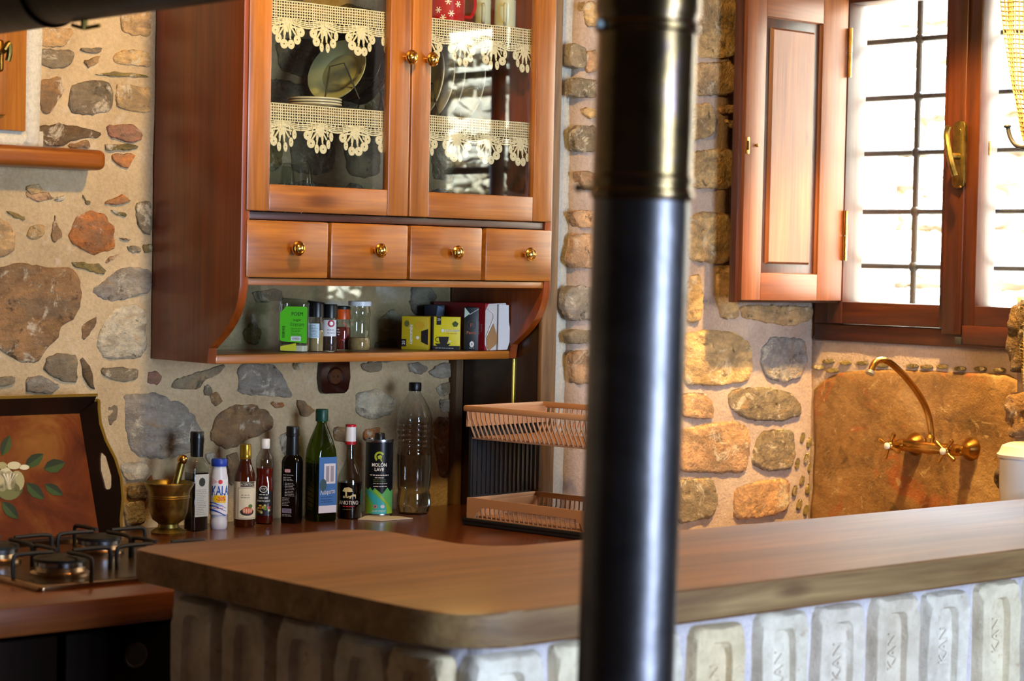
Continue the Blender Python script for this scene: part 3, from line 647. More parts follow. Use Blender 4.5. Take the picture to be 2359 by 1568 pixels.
# ================================================================== STOVE PIPE
def pipe_material(name, a, b, c, rough, sc):
    n = N(name); v = n.coords(rnd=False)
    col = n.ramp(n.noise(v, sc, 5, .6, .5), [(.3, lin(a)), (.5, lin(b)), (.68, lin(c))])
    n.link(col, n.b.inputs['Base Color']); n.set(Metallic=1, Roughness=rough); n.bump(n.noise(v, 9, 3, .5), .25, .01); return n.m
M['pipe'] = pipe_material('blued_steel_pipe', '4c4a4e', '5e5c60', '6e6c74', .36, 8)
M['pipehot'] = pipe_material('heat_tinted_steel', '4d4138', '6b5a3c', '6a5a58', .24, 14)
pp = Vector((1.8414, 1.8396, 0)); lean = .011
sp = thing('stove_pipe', 'tall dark steel stove pipe standing in front of the bar and turning along the ceiling', 'stove pipe', pp)
sp.rotation_euler = (0, 0, 0)
def paxis(z): return Vector((pp.x+CR.x*lean*(z-1.43), pp.y+CR.y*lean*(z-1.43), z))
def zpx(py): return PY(1470, py, pp.y).z
R0 = .0590
z1, z2 = zpx(450), zpx(60)
bm = nb(); cyl(bm, paxis(0), paxis(z1), R0, n=48, caps=(True, True)); part('lower_section', bm, M['pipe'], sp)
bm = nb(); cyl(bm, paxis(z1), paxis(z2), R0+.0012, n=48); part('upper_section', bm, M['pipehot'], sp)
def collar(zs):
    bm = nb(); pts = [paxis(z) for z, r in zs]; tube(bm, pts, [r for z, r in zs], 48); part('collar', bm, M['pipehot'], sp)
collar([(zpx(462), R0+.001), (zpx(452), R0+.004), (zpx(442), R0+.004), (zpx(436), R0+.0015), (zpx(424), R0+.0015), (zpx(418), R0+.003), (zpx(408), R0+.003), (zpx(402), R0+.001)])
collar([(zpx(78), R0+.001), (zpx(70), R0+.005), (zpx(58), R0+.005), (zpx(50), R0+.002), (zpx(36), R0+.003), (zpx(28), R0+.005), (zpx(-20), R0+.005)])
el = [paxis(zpx(-20))]; zt = 1.968; zb = zpx(-20)
for k in range(1, 10):
    t = k/9*math.pi/2; el.append(Vector((pp.x, pp.y+.12*(1-math.cos(t)), zt-.12+.12*math.sin(t))) if True else 0)
bm = nb(); tube(bm, el, R0+.003, 32); part('elbow', bm, M['pipehot'], sp)
M['sooty'] = pipe_material('sooty_steel', '14100d', '211a15', '2e261f', .45, 6)
ya = pp.y+.12; ysm = PZ(130, 60, zt-R0).y
bm = nb(); cyl(bm, (pp.x, ya, zt), (pp.x, ysm, zt), R0, n=40); part('flue_section', bm, M['sooty'], sp)
bm = nb(); cyl(bm, (pp.x, ysm-.01, zt), (pp.x, YB-.002, zt), R0+.003, n=40); part('flue_section', bm, M['sooty'], sp)
bm = nb(); q = [(pp.x+(R0+.003)*math.cos(t*math.pi/20), ysm-.012, zt+(R0+.003)*math.sin(t*math.pi/20)) for t in range(41)]; tube(bm, q, .003, 6); part('seam', bm, M['sooty'], sp)
cl = Vector((pp.x+.01, PZ(205, 50, zt-R0).y, zt-R0))
bm = nb(); cyl(bm, cl+Vector((0, 0, .004)), cl-Vector((0, 0, .014)), .006, n=8); tube(bm, [cl+Vector((-.012, .02, -.006)), cl+Vector((0, 0, -.012)), cl+Vector((.012, -.03, -.008))], .0035, 6); part('clamp_screw', bm, M['oldbrass'], sp)
hz = zpx(432); b0 = paxis(hz)-CR*R0
bm = nb(); cyl(bm, b0+CR*.004, b0-CR*.016, .003, n=8); sphere(bm, b0-CR*.018, .0055, (1, 1, 1), 10, 8); part('damper_knob', bm, flat('8fa2a8', .5), sp)
b1 = paxis(zpx(62))-CR*R0*.86-CF*R0*.5
bm = nb(); cyl(bm, b1, b1-CR*.012-CF*.008, .0045, n=8); part('damper_stub', bm, flat('8fa2a8', .5), sp)

# ================================================================== WALL CABINET
CX0, CX1, CZ1 = 2.651, 3.566, 2.42
cab = thing('wall_cabinet', 'pine wall cabinet with two glazed doors and four small drawers', 'cabinet', (CX0, YB, 1.29))
prof = [(YF+.0, CZ1), (YF, 1.462)]
for k in range(1, 9):
    t = k/8; prof.append((YF+.118*(t**1.0)*(.35+.65*t), 1.462-.142*(t**.75)))
prof += [(3.985, 1.286), (YB-.004, 1.286), (YB-.004, CZ1)]
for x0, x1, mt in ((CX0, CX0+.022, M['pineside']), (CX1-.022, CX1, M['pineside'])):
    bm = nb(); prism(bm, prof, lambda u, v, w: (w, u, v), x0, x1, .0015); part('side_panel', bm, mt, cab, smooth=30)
boxpart('bottom_shelf', (CX0+.022, 3.985, 1.284), (CX1-.022, YB-.006, 1.305), M['pineX'], cab, .003)
boxpart('drawer_deck', (CX0+.022, YF+.004, 1.462), (CX1-.022, YB-.008, 1.477), M['pineX'], cab, .001)
boxpart('drawer_divider_rail', (CX0+.022, YF+.004, 1.606), (CX1-.022, YB-.008, 1.622), M['darkX'], cab, .001)
boxpart('cabinet_top', (CX0, YF, CZ1), (CX1, YB-.008, CZ1+.02), M['pineX'], cab)
ZS1, ZS2 = 1.862, 2.088
for zs in (ZS1, ZS2): boxpart('shelf', (CX0+.022, YF+.032, zs-.018), (CX1-.022, YB-.008, zs-.001), M['pineX'], cab, .001)
boxpart('splash_glass', (CX0+.03, YB-.022, 1.306), (CX1-.03, YB-.018, 1.461), clear('splash_pane', (.9, .93, .92), 1.6, refl=1.3), cab, 0)
def knob(p, parent, r=.0125):
    bm = nb()
    for (ra, da), (rb, db) in zip(((.0055, 0), (.005, .008), (.010, .012), (.0128, .016), (.0128, .019), (.0105, .0215), (.0098, .0205), (.008, .0235), (.0065, .0225), (.004, .0245)), ((.005, .008), (.010, .012), (.0128, .016), (.0128, .019), (.0105, .0215), (.0098, .0205), (.008, .0235), (.0065, .0225), (.004, .0245), (.0001, .0255))):
        a = []; b = []
        for k in range(20):
            t = 2*math.pi*k/20; c, s = math.cos(t), math.sin(t)
            a.append((p.x+1.3*ra*c, p.y-1.2*da, p.z+1.3*ra*s)); b.append((p.x+1.3*rb*c, p.y-1.2*db, p.z+1.3*rb*s))
        a = [bm.verts.new(q) for q in a]; b = [bm.verts.new(q) for q in b]
        for k in range(20): bm.faces.new((a[k], a[(k+1) % 20], b[(k+1) % 20], b[k]))
    bmesh.ops.remove_doubles(bm, verts=bm.verts, dist=1e-6)
    part('knob', bm, M['brass'], parent, smooth=40)
for x0, x1, kx in ((2.664, 2.884, 2.787), (2.892, 3.112, 3.017), (3.120, 3.338, 3.246), (3.350, 3.563, 3.475)):
    d = boxpart('drawer', (x0, YF-.004, 1.479), (x1, YF+.25, 1.604), M['pineX'], cab, .004)
    knob(Vector((kx, YF-.004, 1.544)), d)
DZ0, DZ1 = 1.624, 2.40
for x0, g0, g1, x1, kx in ((2.662, 2.722, 3.050, 3.110, 3.096), (3.115, 3.172, 3.499, 3.561, 3.158)):
    d = boxpart('door', (x0, YF-.004, DZ0), (g0, YF+.018, DZ1), M['pineZ'], cab, .003)
    boxpart('stile', (g1, YF-.004, DZ0), (x1, YF+.018, DZ1), M['pineZ'], d, .003)
    boxpart('rail', (g0, YF-.003, DZ0), (g1, YF+.017, 1.683), M['pineX'], d, .002)
    boxpart('rail', (g0, YF-.003, 2.34), (g1, YF+.017, DZ1), M['pineX'], d, .002)
    boxpart('pane', (g0-.004, YF+.008, 1.68), (g1+.004, YF+.011, 2.345), M['cabglass'], d, 0)
    knob(Vector((kx, YF-.004, 1.987)), d)

# standing plank between cabinet and stone pier
pk = thing('standing_plank', 'tall weathered oak upright with dark varnished side beside the cabinet', 'post', (3.59, 4.05, ZC))
boxpart('board', (3.569, 3.905, ZC), (3.612, YB-.006, 2.84), M['brownpanel'], pk, .001)
boxpart('front_edge', (3.567, 3.893, ZC), (3.616, 3.907, 2.84), M['old'], pk, .002)
bm = nb(); cyl(bm, (3.566, PX(1183, 850, 3.566).y, ZC), (3.566, PX(1183, 850, 3.566).y, 1.284), .0035, n=10); part('highlight_strip', bm, flat('d8c45a', .35, 'highlight_yellow', .6), pk)  # yellow rod standing in for the bright highlight on the varnished board
boxpart('back_batten', (3.545, YB-.03, ZC), (3.568, YB-.004, 1.284), M['old'], pk, .001)

# ------------------------------------------------------------------ lace trims on the shelves
n = N('ecru_crochet'); n.link(n.ramp(n.noise(n.coords(), 260, 3, .6), [(.3, lin('d9cdae')), (.7, lin('f4ead2'))]), n.b.inputs['Base Color']); n.set(Roughness=.9, Specular_IOR_Level=.1, Sheen_Weight=.2); M['lace'] = n.m
def lace(zs, label, seed):
    r = random.Random(seed); x0, x1 = CX0+.03, CX1-.03; y = YF+.026
    t = thing('lace_trim', label, 'lace', ((x0+x1)/2, y, zs), group='crochet lace shelf trims')
    def wob(x, z): return y-.002+.0025*math.sin(x*43+seed)-.10*(zs-z)*.3
    bm = nb(); cw = .0066; k = int((x1-x0)/cw); rows = 6; ch = .0062
    def q(a, b, c, d): bm.faces.new([bm.verts.new((x, wob(x, z), z)) for x, z in (a, b, c, d)])
    for i in range(k+1):
        x = x0+(x1-x0)*i/k; q((x-.0012, zs-rows*ch), (x+.0012, zs-rows*ch), (x+.0012, zs), (x-.0012, zs))
    for j in range(rows+1):
        z = zs-j*ch
        for i in range(k):
            a = x0+(x1-x0)*i/k; b = x0+(x1-x0)*(i+1)/k; q((a, z-.0012), (b, z-.0012), (b, z+.0012), (a, z+.0012))
    o = part('mesh_band', bm, M['lace'], t, smooth=0); md = o.modifiers.new('thickness', 'SOLIDIFY'); md.thickness = .0012
    bm = nb()
    for j in range(4): box(bm, (x0, y+.001+j*.014, zs-.0004), (x1, y+.013+j*.014, zs+.0008))
    part('top_strip', bm, M['lace'], t, smooth=0)
    zb = zs-rows*ch; per = .1005; c = x0-.02+.01*seed
    while c < x1+.03:
        bm = nb(); F = lambda u, v, cc=c: (cc+u, wob(cc+u, zb+v), zb+v)
        inside = lambda u: x0 < c+u < x1
        def strip(a, b, w):
            if not (inside(a[0]) and inside(b[0])): return
            a = Vector(a); b = Vector(b); d = (b-a).normalized(); nn = Vector((-d.y, d.x))*w/2
            bm.faces.new([bm.verts.new(F(*p)) for p in (a+nn, a-nn, b-nn, b+nn)])
        # arched chains between the fans
        for h0, w in ((-.002, .0022), (-.006, .0022), (-.010, .0024), (-.0145, .0034)):
            pts = [(-.05+.1*j/12, h0-.004*abs(math.cos(math.pi*j/12))**2.2+.006*(1-abs(math.cos(math.pi*j/12)))*(h0/-.0145)) for j in range(13)]
            for a, b in zip(pts, pts[1:]): strip(a, b, w)
        for j in range(-4, 5):
            strip((j*.0115, -.000), (j*.0105, -.015), .0022)
        if inside(-.012) and inside(.012):
            bm.faces.new([bm.verts.new(F(*p)) for p in ((0, -.004), (.014, -.017), (0, -.032), (-.014, -.017))])
        arm = []
        for j in range(6):
            an = math.radians(-90+(j-2.5)*31); arm.append((.034*math.cos(an), -.024+.030*math.sin(an)+.003*abs(j-2.5)))
        for j, (u, v) in enumerate(arm):
            if not inside(u): continue
            strip((u*.3, -.018), (u*.85, v*.9), .0040); strip((u*.75, -.010), (u*.95, v*.75), .0028)
            rd = .0106; m_ = 14; ring0 = []; ring1 = []
            if not (inside(u-rd) and inside(u+rd)): continue
            tw = r.choice([1, 1, .85, .55])
            for k2 in range(m_):
                a = 2*math.pi*k2/m_
                ring0.append(bm.verts.new(F(u+rd*tw*math.cos(a), v-.006+rd*math.sin(a)))); ring1.append(bm.verts.new(F(u+rd*.16*tw*math.cos(a), v-.006+rd*.16*math.sin(a))))
            for k2 in range(m_): bm.faces.new((ring0[k2], ring0[(k2+1) % m_], ring1[(k2+1) % m_], ring1[k2]))
        if len(bm.faces):
            o = part('scallop', bm, M['lace'], t, smooth=0); md = o.modifiers.new('thickness', 'SOLIDIFY'); md.thickness = .0016
        else: bm.free()
        c += per
lace(ZS1, 'cream crochet lace trim hanging from the lower glazed shelf, under the plates', 1)
lace(ZS2, 'cream crochet lace trim hanging from the upper glazed shelf, under the mugs', 2)

# ------------------------------------------------------------------ crockery behind the glass
def plate_mesh(r, depth=.016):
    bm = nb(); pr = [(0.0005, 0), (r*.55, 0), (r*.6, .001), (r*.75, depth*.6), (r, depth), (r, depth+.003), (r*.74, depth*.6+.004), (r*.6, .005), (.0005, .005)]
    rings = [[bm.verts.new((a*math.cos(2*math.pi*k/40), a*math.sin(2*math.pi*k/40), z)) for k in range(40)] for a, z in pr]
    ring_faces(bm, rings); return bm
def plate(label, px, py, y, r, face, tilt, color, group=None, depth=.016, spin=0):
    c = PY(px, py, y); o = part('plate', plate_mesh(r, depth), flat(color, .18), None)
    nrm = Vector((math.sin(face)*math.cos(tilt), -math.cos(face)*math.cos(tilt), math.sin(tilt)))
    o.rotation_euler = nrm.to_track_quat('Z', 'Y').to_euler(); o.location = c
    return tag(o, label, 'plate', group)
fc = -math.radians(41.7)
plate('pale green plate propped upright in the wire stand', 785, 170, 4.02, .079, fc-.55, .42, 'b9b888')
plate('dark navy plate standing behind the pale green plate', 812, 158, 4.075, .093, fc-.55, .36, '10131a')
plate('dark dinner plate standing farthest back behind the navy plate', 838, 160, 4.115, .090, fc-.62, .3, '1a1c20')
plate('pale olive plate at the end of the left wire stand', 858, 172, 4.14, .082, fc-.8, .25, '8c8c6a')
for k in range(3):
    bm = plate_mesh(.062, .008); o = part('plate', bm, flat('dfd8c2', .25), None); p = PY(725, 228, 3.97); o.location = (p.x, p.y, ZS1+.0012+k*.0062)
    tag(o, ('lowest', 'middle', 'topmost')[k]+' small cream plate in the stack beside the pale green plate', 'plate', 'stacked side plates')
for k, (px, col) in enumerate(((1006, 'cfc8b0'), (1034, 'd8d2c0'), (1062, 'c9c8bc'), (1112, 'd4d2c4'))):
    c = PY(px-30, 186, 4.03); o = part('plate', plate_mesh(.088, .014), flat(col, .2), None); o.location = (c.x+.028, 4.03+.006*k, ZS1+.0925)
    o.rotation_euler = Vector((-.93, .22, .15)).to_track_quat('Z', 'Y').to_euler()
    tag(o, ('leftmost', 'second', 'third', 'rightmost')[k]+(' pale plate standing on edge behind the right glazed door' if k in (0, 3) else ' pale plate from the left standing on edge behind the right glazed door'), 'plate', 'plates in the right rack')
def wire_stand(name, label, x0, x1, y0, y1, hoops):
    t = thing(name, label, 'plate rack', ((x0+x1)/2, (y0+y1)/2, ZS1))
    bm = nb()
    tube(bm, [(x0, y0, ZS1+.006), (x1, y0, ZS1+.006)], .0016, 6); part('rail', bm, M['iron'], t)
    bm = nb(); tube(bm, [(x0, y1, ZS1+.006), (x1, y1, ZS1+.006)], .0016, 6); part('rail', bm, M['iron'], t)
    for x in hoops:
        bm = nb(); tube(bm, [(x, y0, ZS1+.002), (x+.006, y0+.03, ZS1+.085), (x+.012, y1-.03, ZS1+.085), (x+.018, y1, ZS1+.002)], .0018, 6); part('hoop', bm, M['iron'], t)
s0 = PY(745, 235, 3.96).x
wire_stand('plate_rack', 'black wire plate stand holding the pale green plate', s0-.03, s0+.24, 3.93, 4.12, [s0+.15, s0+.2])
wire_stand('plate_rack', 'thin wire plate rack behind the right glazed door', 3.18, 3.48, 3.95, 4.12, [3.2, 3.27, 3.34, 3.41])
# the hoop that crosses the green plate
bm = nb(); tube(bm, [PY(748, 232, 3.935), PY(760, 153, 3.955), PY(793, 145, 3.955), PY(828, 228, 3.935)], .0019, 6); o = part('plate_holder', bm, M['iron'], None); tag(o, 'bent wire holder crossing the face of the pale green plate', 'wire holder')
def mug(label, px, y, r, h, col, hang, group=None, flakes=False):
    p = PY(px, 20, y); t = thing('mug', label, 'mug', (p.x, y, ZS2+.001), 0, group)
    bm = nb(); loft(bm, [(0, r*.9), (.004, r), (h, r), (h, r*.9), (.008, r*.88)], 28, caps=(True, True)); part('cup', bm, flat(col, .22), t, False)
    a = hang; bm = nb(); d = Vector((math.cos(a), math.sin(a), 0))
    tube(bm, spline([d*r*.96+Vector((0, 0, h*.8)), d*(r+.018)+Vector((0, 0, h*.78)), d*(r+.024)+Vector((0, 0, h*.5)), d*(r+.016)+Vector((0, 0, h*.22)), d*r*.96+Vector((0, 0, h*.2))], 4), .0045, 8); part('handle', bm, flat(col, .22), t, False)
    if flakes:
        for k, (u, v) in enumerate(((-.02, .03), (.012, .022), (.004, .05), (.03, .045), (-.008, .012))):
            bm = nb(); f = on_cyl(r+.0006, fc)
            for j in range(3):
                an = j*math.pi/3; dx, dy = .008*math.cos(an), .008*math.sin(an); wx, wy = -.0012*math.sin(an), .0012*math.cos(an)
                bm.faces.new([bm.verts.new(f(u+sx*dx+ex*wx, v+sx*dy+ex*wy)) for sx, ex in ((-1, -1), (1, -1), (1, 1), (-1, 1))])
            part('snowflake', bm, M['white'], t, False, 0, False)
mug('red mug with white snowflakes on the upper shelf behind the right door', 1030, 3.97, .043, .095, 'b3131a', fc+.12, None, True)
mug('pale blue-white mug between the red mug and the cream mug', 1112, 3.98, .021, .07, 'c7cfc4', fc-1.5)
mug('cream mug with handle toward the room at the right end of the upper shelf', 1164, 3.94, .026, .07, 'd3d6c4', fc-1.57)
def tumbler(label, px, y, r, h):
    p = PY(px, 415, y); t = thing('tumbler', label, 'glass', (p.x, y, 1.6225))
    bm = nb(); loft(bm, [(0, r), (h*.15, r*1.02), (h*.5, r*.98), (h*.9, r*.86), (h, r*.78)], 24); part('bowl', bm, M['jarglass'], t, False)
    bm = nb()
    for k in range(24):
        a = 2*math.pi*k/24; tube(bm, [(r*1.0*math.cos(a), r*1.0*math.sin(a), .006), (r*.98*math.cos(a), r*.98*math.sin(a), h*.6)], .0022, 5)
    o = part('ribbing', bm, M['jarglass'], t, False); o['kind'] = 'stuff'
tumbler('ribbed glass tumbler upside down in the lower left corner of the cabinet', 683, 3.98, .040, .115)
tumbler('second upside-down ribbed tumbler partly behind the front one', 648, 4.06, .034, .11)
bm = nb(); p = PY(872, 420, 4.0); loft(bm, [(0, .05), (.01, .052), (.035, .045), (.05, .025), (.055, .008)], 28)
o = part('pan_lid', bm, flat('15130f', .3), None); o.location = (p.x, 4.0, 1.6225); tag(o, 'dark domed lid lying on the cabinet floor behind the left door', 'lid')
bm = nb(); p = PY(1212, 420, 4.0); loft(bm, [(0, .015), (.06, .015), (.068, .011), (.085, .011)], 18)
o = part('small_bottle', bm, flat('1c1a18', .25), None); o.location = (p.x, 4.0, 1.6225); tag(o, 'small dark bottle at the right end of the cabinet floor', 'bottle')

# ------------------------------------------------------------------ things on the open shelf
ZSH = 1.3055
FACE = -math.radians(41.7)
def at_shelf(px, py=808, z=ZSH): return PZ(px, py, z)
def standing(name, label, cat, px, y, z, rz=FACE, group=None):
    p = PY(px, 805, y); return thing(name, label, cat, (p.x, y, z), rz, group)
# sugar dispenser
s = standing('sugar_dispenser', 'clear plastic sugar container with a bright green label on the cabinet shelf', 'container', 679, 4.05, ZSH)
bm = nb(); loft(bm, [(0, .031, .031, 4), (.004, .033, .033, 4), (.112, .033, .033, 4), (.116, .030, .030, 4)], 32); part('body', bm, M['jarglass'], s, False)
bm = nb(); loft(bm, [(.003, .029, .029, 4), (.016, .029, .029, 4)], 32); part('sugar', bm, flat('e8dfc2', .8), s, False)
bm = nb(); prism(bm, [(-.03, .004), (.006, .004), (.006, .022), (-.03, .014)], lambda u, v, w: (u, w, v), -.0338, -.0332); part('sticker', bm, flat('d8d42a', .5), s, False)
gl = lambda x, y: (x, -.0342, y)
decal('green_label', fillet([(-.032, .026), (.031, .022), (.031, .106), (-.018, .106), (-.032, .09)], [.008, .004, .004, .004, .004], 3), gl, flat('5ccc1e', .4), s, 9)
tl = lambda x, y: (x, -.0347, y); dk = flat('17320c', .5)
lettering('POEM', .0125, tl, dk, s, (.008, .085), squeeze=.85); lettering('sugar', .009, tl, dk, s, (.008, .073)); lettering('ζάχαρη', .009, tl, dk, s, (.008, .062))
lines(tl, dk, s, -.006, .022, [.055-.0035*k for k in range(6)], .0009)
decal('price_patch', rect(-.006, .017, .027, .038), tl, M['white'], s, 9); lettering('030820', .007, lambda x, y: (x, -.0351, y), dk, s, (.0055, .030), squeeze=.8)
lines(tl, dk, s, -.026, -.019, [.034+.0028*k for k in range(10)], .0016, 0, 'barcode')
o = boxpart('glass_slab', (0, 0, 0), (.07, .003, .125), M['jarglass'], None, 0); p = PY(630, 808, 4.12); o.location = (p.x, 4.10, ZSH); o.rotation_euler = (0, .06, FACE+.5); tag(o, 'upright clear glass sheet leaning left of the sugar container', 'glass sheet')
def spice(label, px, y, r, h, cap_h, cap, fill, fillh, lab=None, glassm=None):
    t = standing('spice_jar', label, 'spice jar', px, y, ZSH, group='spice jars on the cabinet shelf')
    bm = nb(); loft(bm, [(0, r*.95), (.003, r), (h*.82, r), (h*.9, r*.86), (h, r*.86)], 28); part('jar', bm, M['jarglass'], t, False)
    bm = nb(); loft(bm, [(.002, r*.93), (fillh, r*.94)], 24); part('spice', bm, mottled('spice_'+fill, fill, fill, .9, sc=90, bmp=.2), t, False)
    bm = nb(); loft(bm, [(h-.004, r*.98), (h+cap_h*.85, r*.98), (h+cap_h, r*.9)], 28); part('cap', bm, flat(cap, .35), t, False)
    return t
t = spice('slim spice jar of beige powder with a pale blue label and flip cap', 727, 4.06, .0185, .085, .03, '0f0f10', 'b79a68', .05)
f = on_cyl(.0189); decal('label', rect(-.026, .01, .032, .066), f, flat('cfdfe2', .5), t); lines(on_cyl(.0192), flat('41606a', .5), t, -.018, .007, [.036+.0035*k for k in range(8)], .0009)
bm = nb(); box(bm, (-.034, -.012, .112), (.006, .012, .116), .002); o = part('flip_lid', bm, M['black'], t, False); o.rotation_euler = (0, .12, 0)
t = spice('slim spice jar of dark peppercorns with a white and red label', 758, 4.06, .019, .083, .028, '0b0b0c', '4a2f20', .045)
f = on_cyl(.0194); decal('label', rect(-.022, .02, .036, .074), f, flat('ece9e4', .5), t); decal('emblem', disc(.006, .066, .0085), on_cyl(.0197), flat('b3202c', .5), t, .003); decal('emblem_core', disc(.006, .066, .0045), on_cyl(.0200), M['white'], t, .003)
lines(on_cyl(.0197), flat('6a4a5a', .5), t, -.004, .016, [.043, .05], .0016); decal('red_corner', [(-.022, .064), (-.012, .074), (-.022, .074)], on_cyl(.0197), flat('b3202c', .5), t)
t = spice('spice jar of red paprika with a bright orange cap', 788, 4.105, .0195, .078, .022, 'e85a14', '8e2a12', .055)
f = on_cyl(.02); decal('swoosh', [(.004+.013*math.cos(a)-.002, .045+.022*math.sin(a)) for a in [k*.26-1.6 for k in range(13)]]+[(.004+.010*math.cos(a)-.002, .045+.019*math.sin(a)) for a in [1.52-k*.26 for k in range(13)]], f, flat('d8442e', .5), t, .003)
lettering('R', .012, f, flat('2a4aa0', .5), t, (-.013, .062), bold=.02); lines(f, flat('e9e3da', .5), t, -.018, -.004, [.036, .042, .048], .003, .1)
bm = nb(); loft(bm, [(.098, .0192), (.104, .0188), (.106, .014)], 24); part('flip_lid', bm, flat('16221f', .4), t, False)
t = standing('glass_jar', 'wide-waisted glass jar with white screw lid and brown powder in the bottom', 'jar', 827, 4.06, ZSH)
bm = nb(); loft(bm, [(0, .022), (.003, .025), (.012, .0275), (.026, .0265), (.034, .0235), (.078, .0235), (.086, .0265), (.094, .0265), (.102, .0245), (.108, .0245)], 32); part('jar', bm, M['jarglass'], t, False)
bm = nb(); loft(bm, [(.003, .023), (.012, .0262), (.026, .0252), (.032, .0225)], 28); part('brown_powder', bm, mottled('brown_powder', 'a8834e', 'bf9a62', .9, sc=90), t, False)
bm = nb(); loft(bm, [(.107, .0265), (.108, .0275), (.117, .0275), (.1185, .026)], 32); part('lid', bm, flat('dfe6e6', .35), t, False)
# boxes of tea and coffee
def carton(name, label, px, y, w, d, h, rz, col, cat='box'):
    p = PY(px, 805, y); t = thing(name, label, cat, (p.x, y, ZSH), rz)
    bm = nb(); box(bm, (-w/2, -d/2, 0), (w/2, d/2, h), .0015); part('carton', bm, flat(col, .45), t, False); return t
blk = flat('1c120e', .5); og = flat('d8952a', .5); gy = flat('eae4da', .5)
t = carton('tea_box', 'yellow camomile tea box lying with its print sideways, left of the pair', 960, 4.09, .066, .066, .082, FACE-.12, 'c6a714')
f = lambda x, y: (x, -.0336, y)
decal('black_corner', rect(-.033, -.021, .008, .026), f, blk, t, 9); lettering('20', .010, lambda x, y: (x, -.0339, y), gy, t, (-.024, .017), rot=math.pi/2)
lettering('camomile', .0125, lambda x, y: (x, -.0339, y), gy, t, (-.006, .038), rot=math.pi/2, bold=.01); decal('cup_print', [(.016, .02), (.033, .012), (.033, .052), (.028, .05), (.016, .046)], f, blk, t, 9)
decal('sprig', disc(-.02, .064, .006, .008), f, flat('5a5a20', .5), t, 9); decal('flower', disc(.007, .03, .004), f, gy, t, 9); decal('blossoms', disc(.012, .06, .012, .01), f, flat('cf9e18', .5), t, 9)
t = carton('tea_box', 'bright yellow tea box with a black cup printed upright, right of the pair', 1028, 4.055, .068, .06, .082, FACE, 'ead51a')
f = lambda x, y: (x, -.0306, y); f2 = lambda x, y: (x, -.0310, y)
decal('black_band', rect(-.034, .034, 0, .011), f, blk, t, 9); decal('black_edge', rect(-.034, -.0305, 0, .082), f, blk, t, 9); decal('black_corner', rect(-.024, -.013, .062, .082), f, blk, t, 9); lettering('20', .0085, f2, gy, t, (-.0185, .072))
cup = [(-.018, .033), (.007, .033), (.005, .022), (.002, .016), (.012, .016), (.006, .011), (-.022, .011), (-.028, .016), (-.014, .016), (-.016, .022)]
decal('cup_print', cup, f2, blk, t, 9)
bm = nb(); tube(bm, [(-.0185-.007*math.sin(a), -.0311, .026-.006*math.cos(a)) for a in [k*math.pi/8 for k in range(9)]], .0009, 5); part('cup_handle_print', bm, blk, t, False)
lettering('χαμομήλι', .0085, f2, gy, t, (.014, .046), bold=.02); lines(f2, og, t, .002, .028, [.040], .0014, 0); decal('sprig', [(.018, .058), (.026, .058), (.030, .066), (.022, .072), (.014, .066)], f2, flat('4a5a1c', .5), t, 9)
decal('flower', disc(-.009, .048, .004), f2, gy, t, 9); decal('flower', disc(.009, .022, .0025), f2, gy, t, 9); lettering('f', .0065, lambda x, y: (x, -.0310, y), gy, t, (-.0185, .056)); lines(f2, gy, t, -.026, .02, [.0045], .0013, 0)
t = carton('coffee_box', 'dark blue box behind the tea boxes', 1000, 4.168, .05, .04, .108, FACE, '14161f')
f = lambda x, y: (x, -.0206, y); decal('steam_print', [(.004, .078), (.020, .074), (.023, .102), (.008, .106)], f, flat('7288a8', .5), t, 9)
t = carton('coffee_packet', 'black coffee packet with a folded flap and orange lettering', 1084, 4.03, .036, .042, .106, FACE+.06, '12181a')
f = lambda x, y: (x, -.0216, y); f2 = lambda x, y: (x, -.0219, y)
bm = nb(); q = [(.02*0+.012*math.cos(2*math.pi*k/20)*.9, -.0218, .062+.012*math.sin(2*math.pi*k/20)) for k in range(21)]; tube(bm, q, .0005, 5); part('emblem_ring', bm, flat('6a3c22', .5), t, False)
lettering('P', .014, f, flat('a3532a', .5), t, (0, .057)); lettering('Penta', .0105, f, flat('a3532a', .5), t, (0, .040), bold=.015)
decal('white_seal', disc(.002, .015, .0055, .0075), f, gy, t, 9); lettering('R', .008, f2, blk, t, (.002, .012)); lines(f, gy, t, -.004, .008, [.005], .0012, 0)
bm = nb(); prism(bm, [(-.0175, .080), (-.004, .090), (-.017, .105)], lambda u, v, w: (u, w, v), -.0222, -.0214); part('pale_flap', bm, flat('b9c9b2', .5), t, False)
bm = nb(); tube(bm, [(-.005, -.022, .088), (.017, -.022, .102)], .0007, 5); part('fold_line', bm, gy, t, False)
t = thing('cereal_box', 'red carton torn open to its white inner card at the right end of the shelf', 'box', (3.505, 4.085, ZSH))
bm = nb(); box(bm, (-.036, -.09, 0), (.036, .11, .116), .0015); part('carton', bm, flat('a3101a', .45), t, False)
f = lambda x, y: (x, -.0907, y)
decal('torn_card', [(-.028, .0), (-.036, .016), (-.036, .098), (-.026, .115), (.030, .117), (.036, .1), (.036, .002)], f, flat('d2ccc4', .7), t, 9)
bm = nb(); prism(bm, [(.002, .114), (.034, .112), (.036, .07), (.040, .05), (.046, .034), (.038, .018), (.032, .002), (.002, .001)], lambda u, v, w: (u, w, v), -.098, -.0945); part('white_flap', bm, flat('e2e0dc', .7), t, False)
bm = nb(); prism(bm, [(-.030, .006), (-.022, .0), (-.004, .012), (.008, .022), (-.010, .066), (-.032, .030)], lambda u, v, w: (u, w, v), -.0925, -.0912); part('brown_inside', bm, flat('a87c4c', .7), t, False)
bm = nb(); tube(bm, [(-.034, -.093, .033), (-.010, -.093, .08), (-.012, -.093, .092), (-.030, -.093, .102)], .0016, 6); part('torn_edge', bm, flat('efe6d8', .7), t, False)
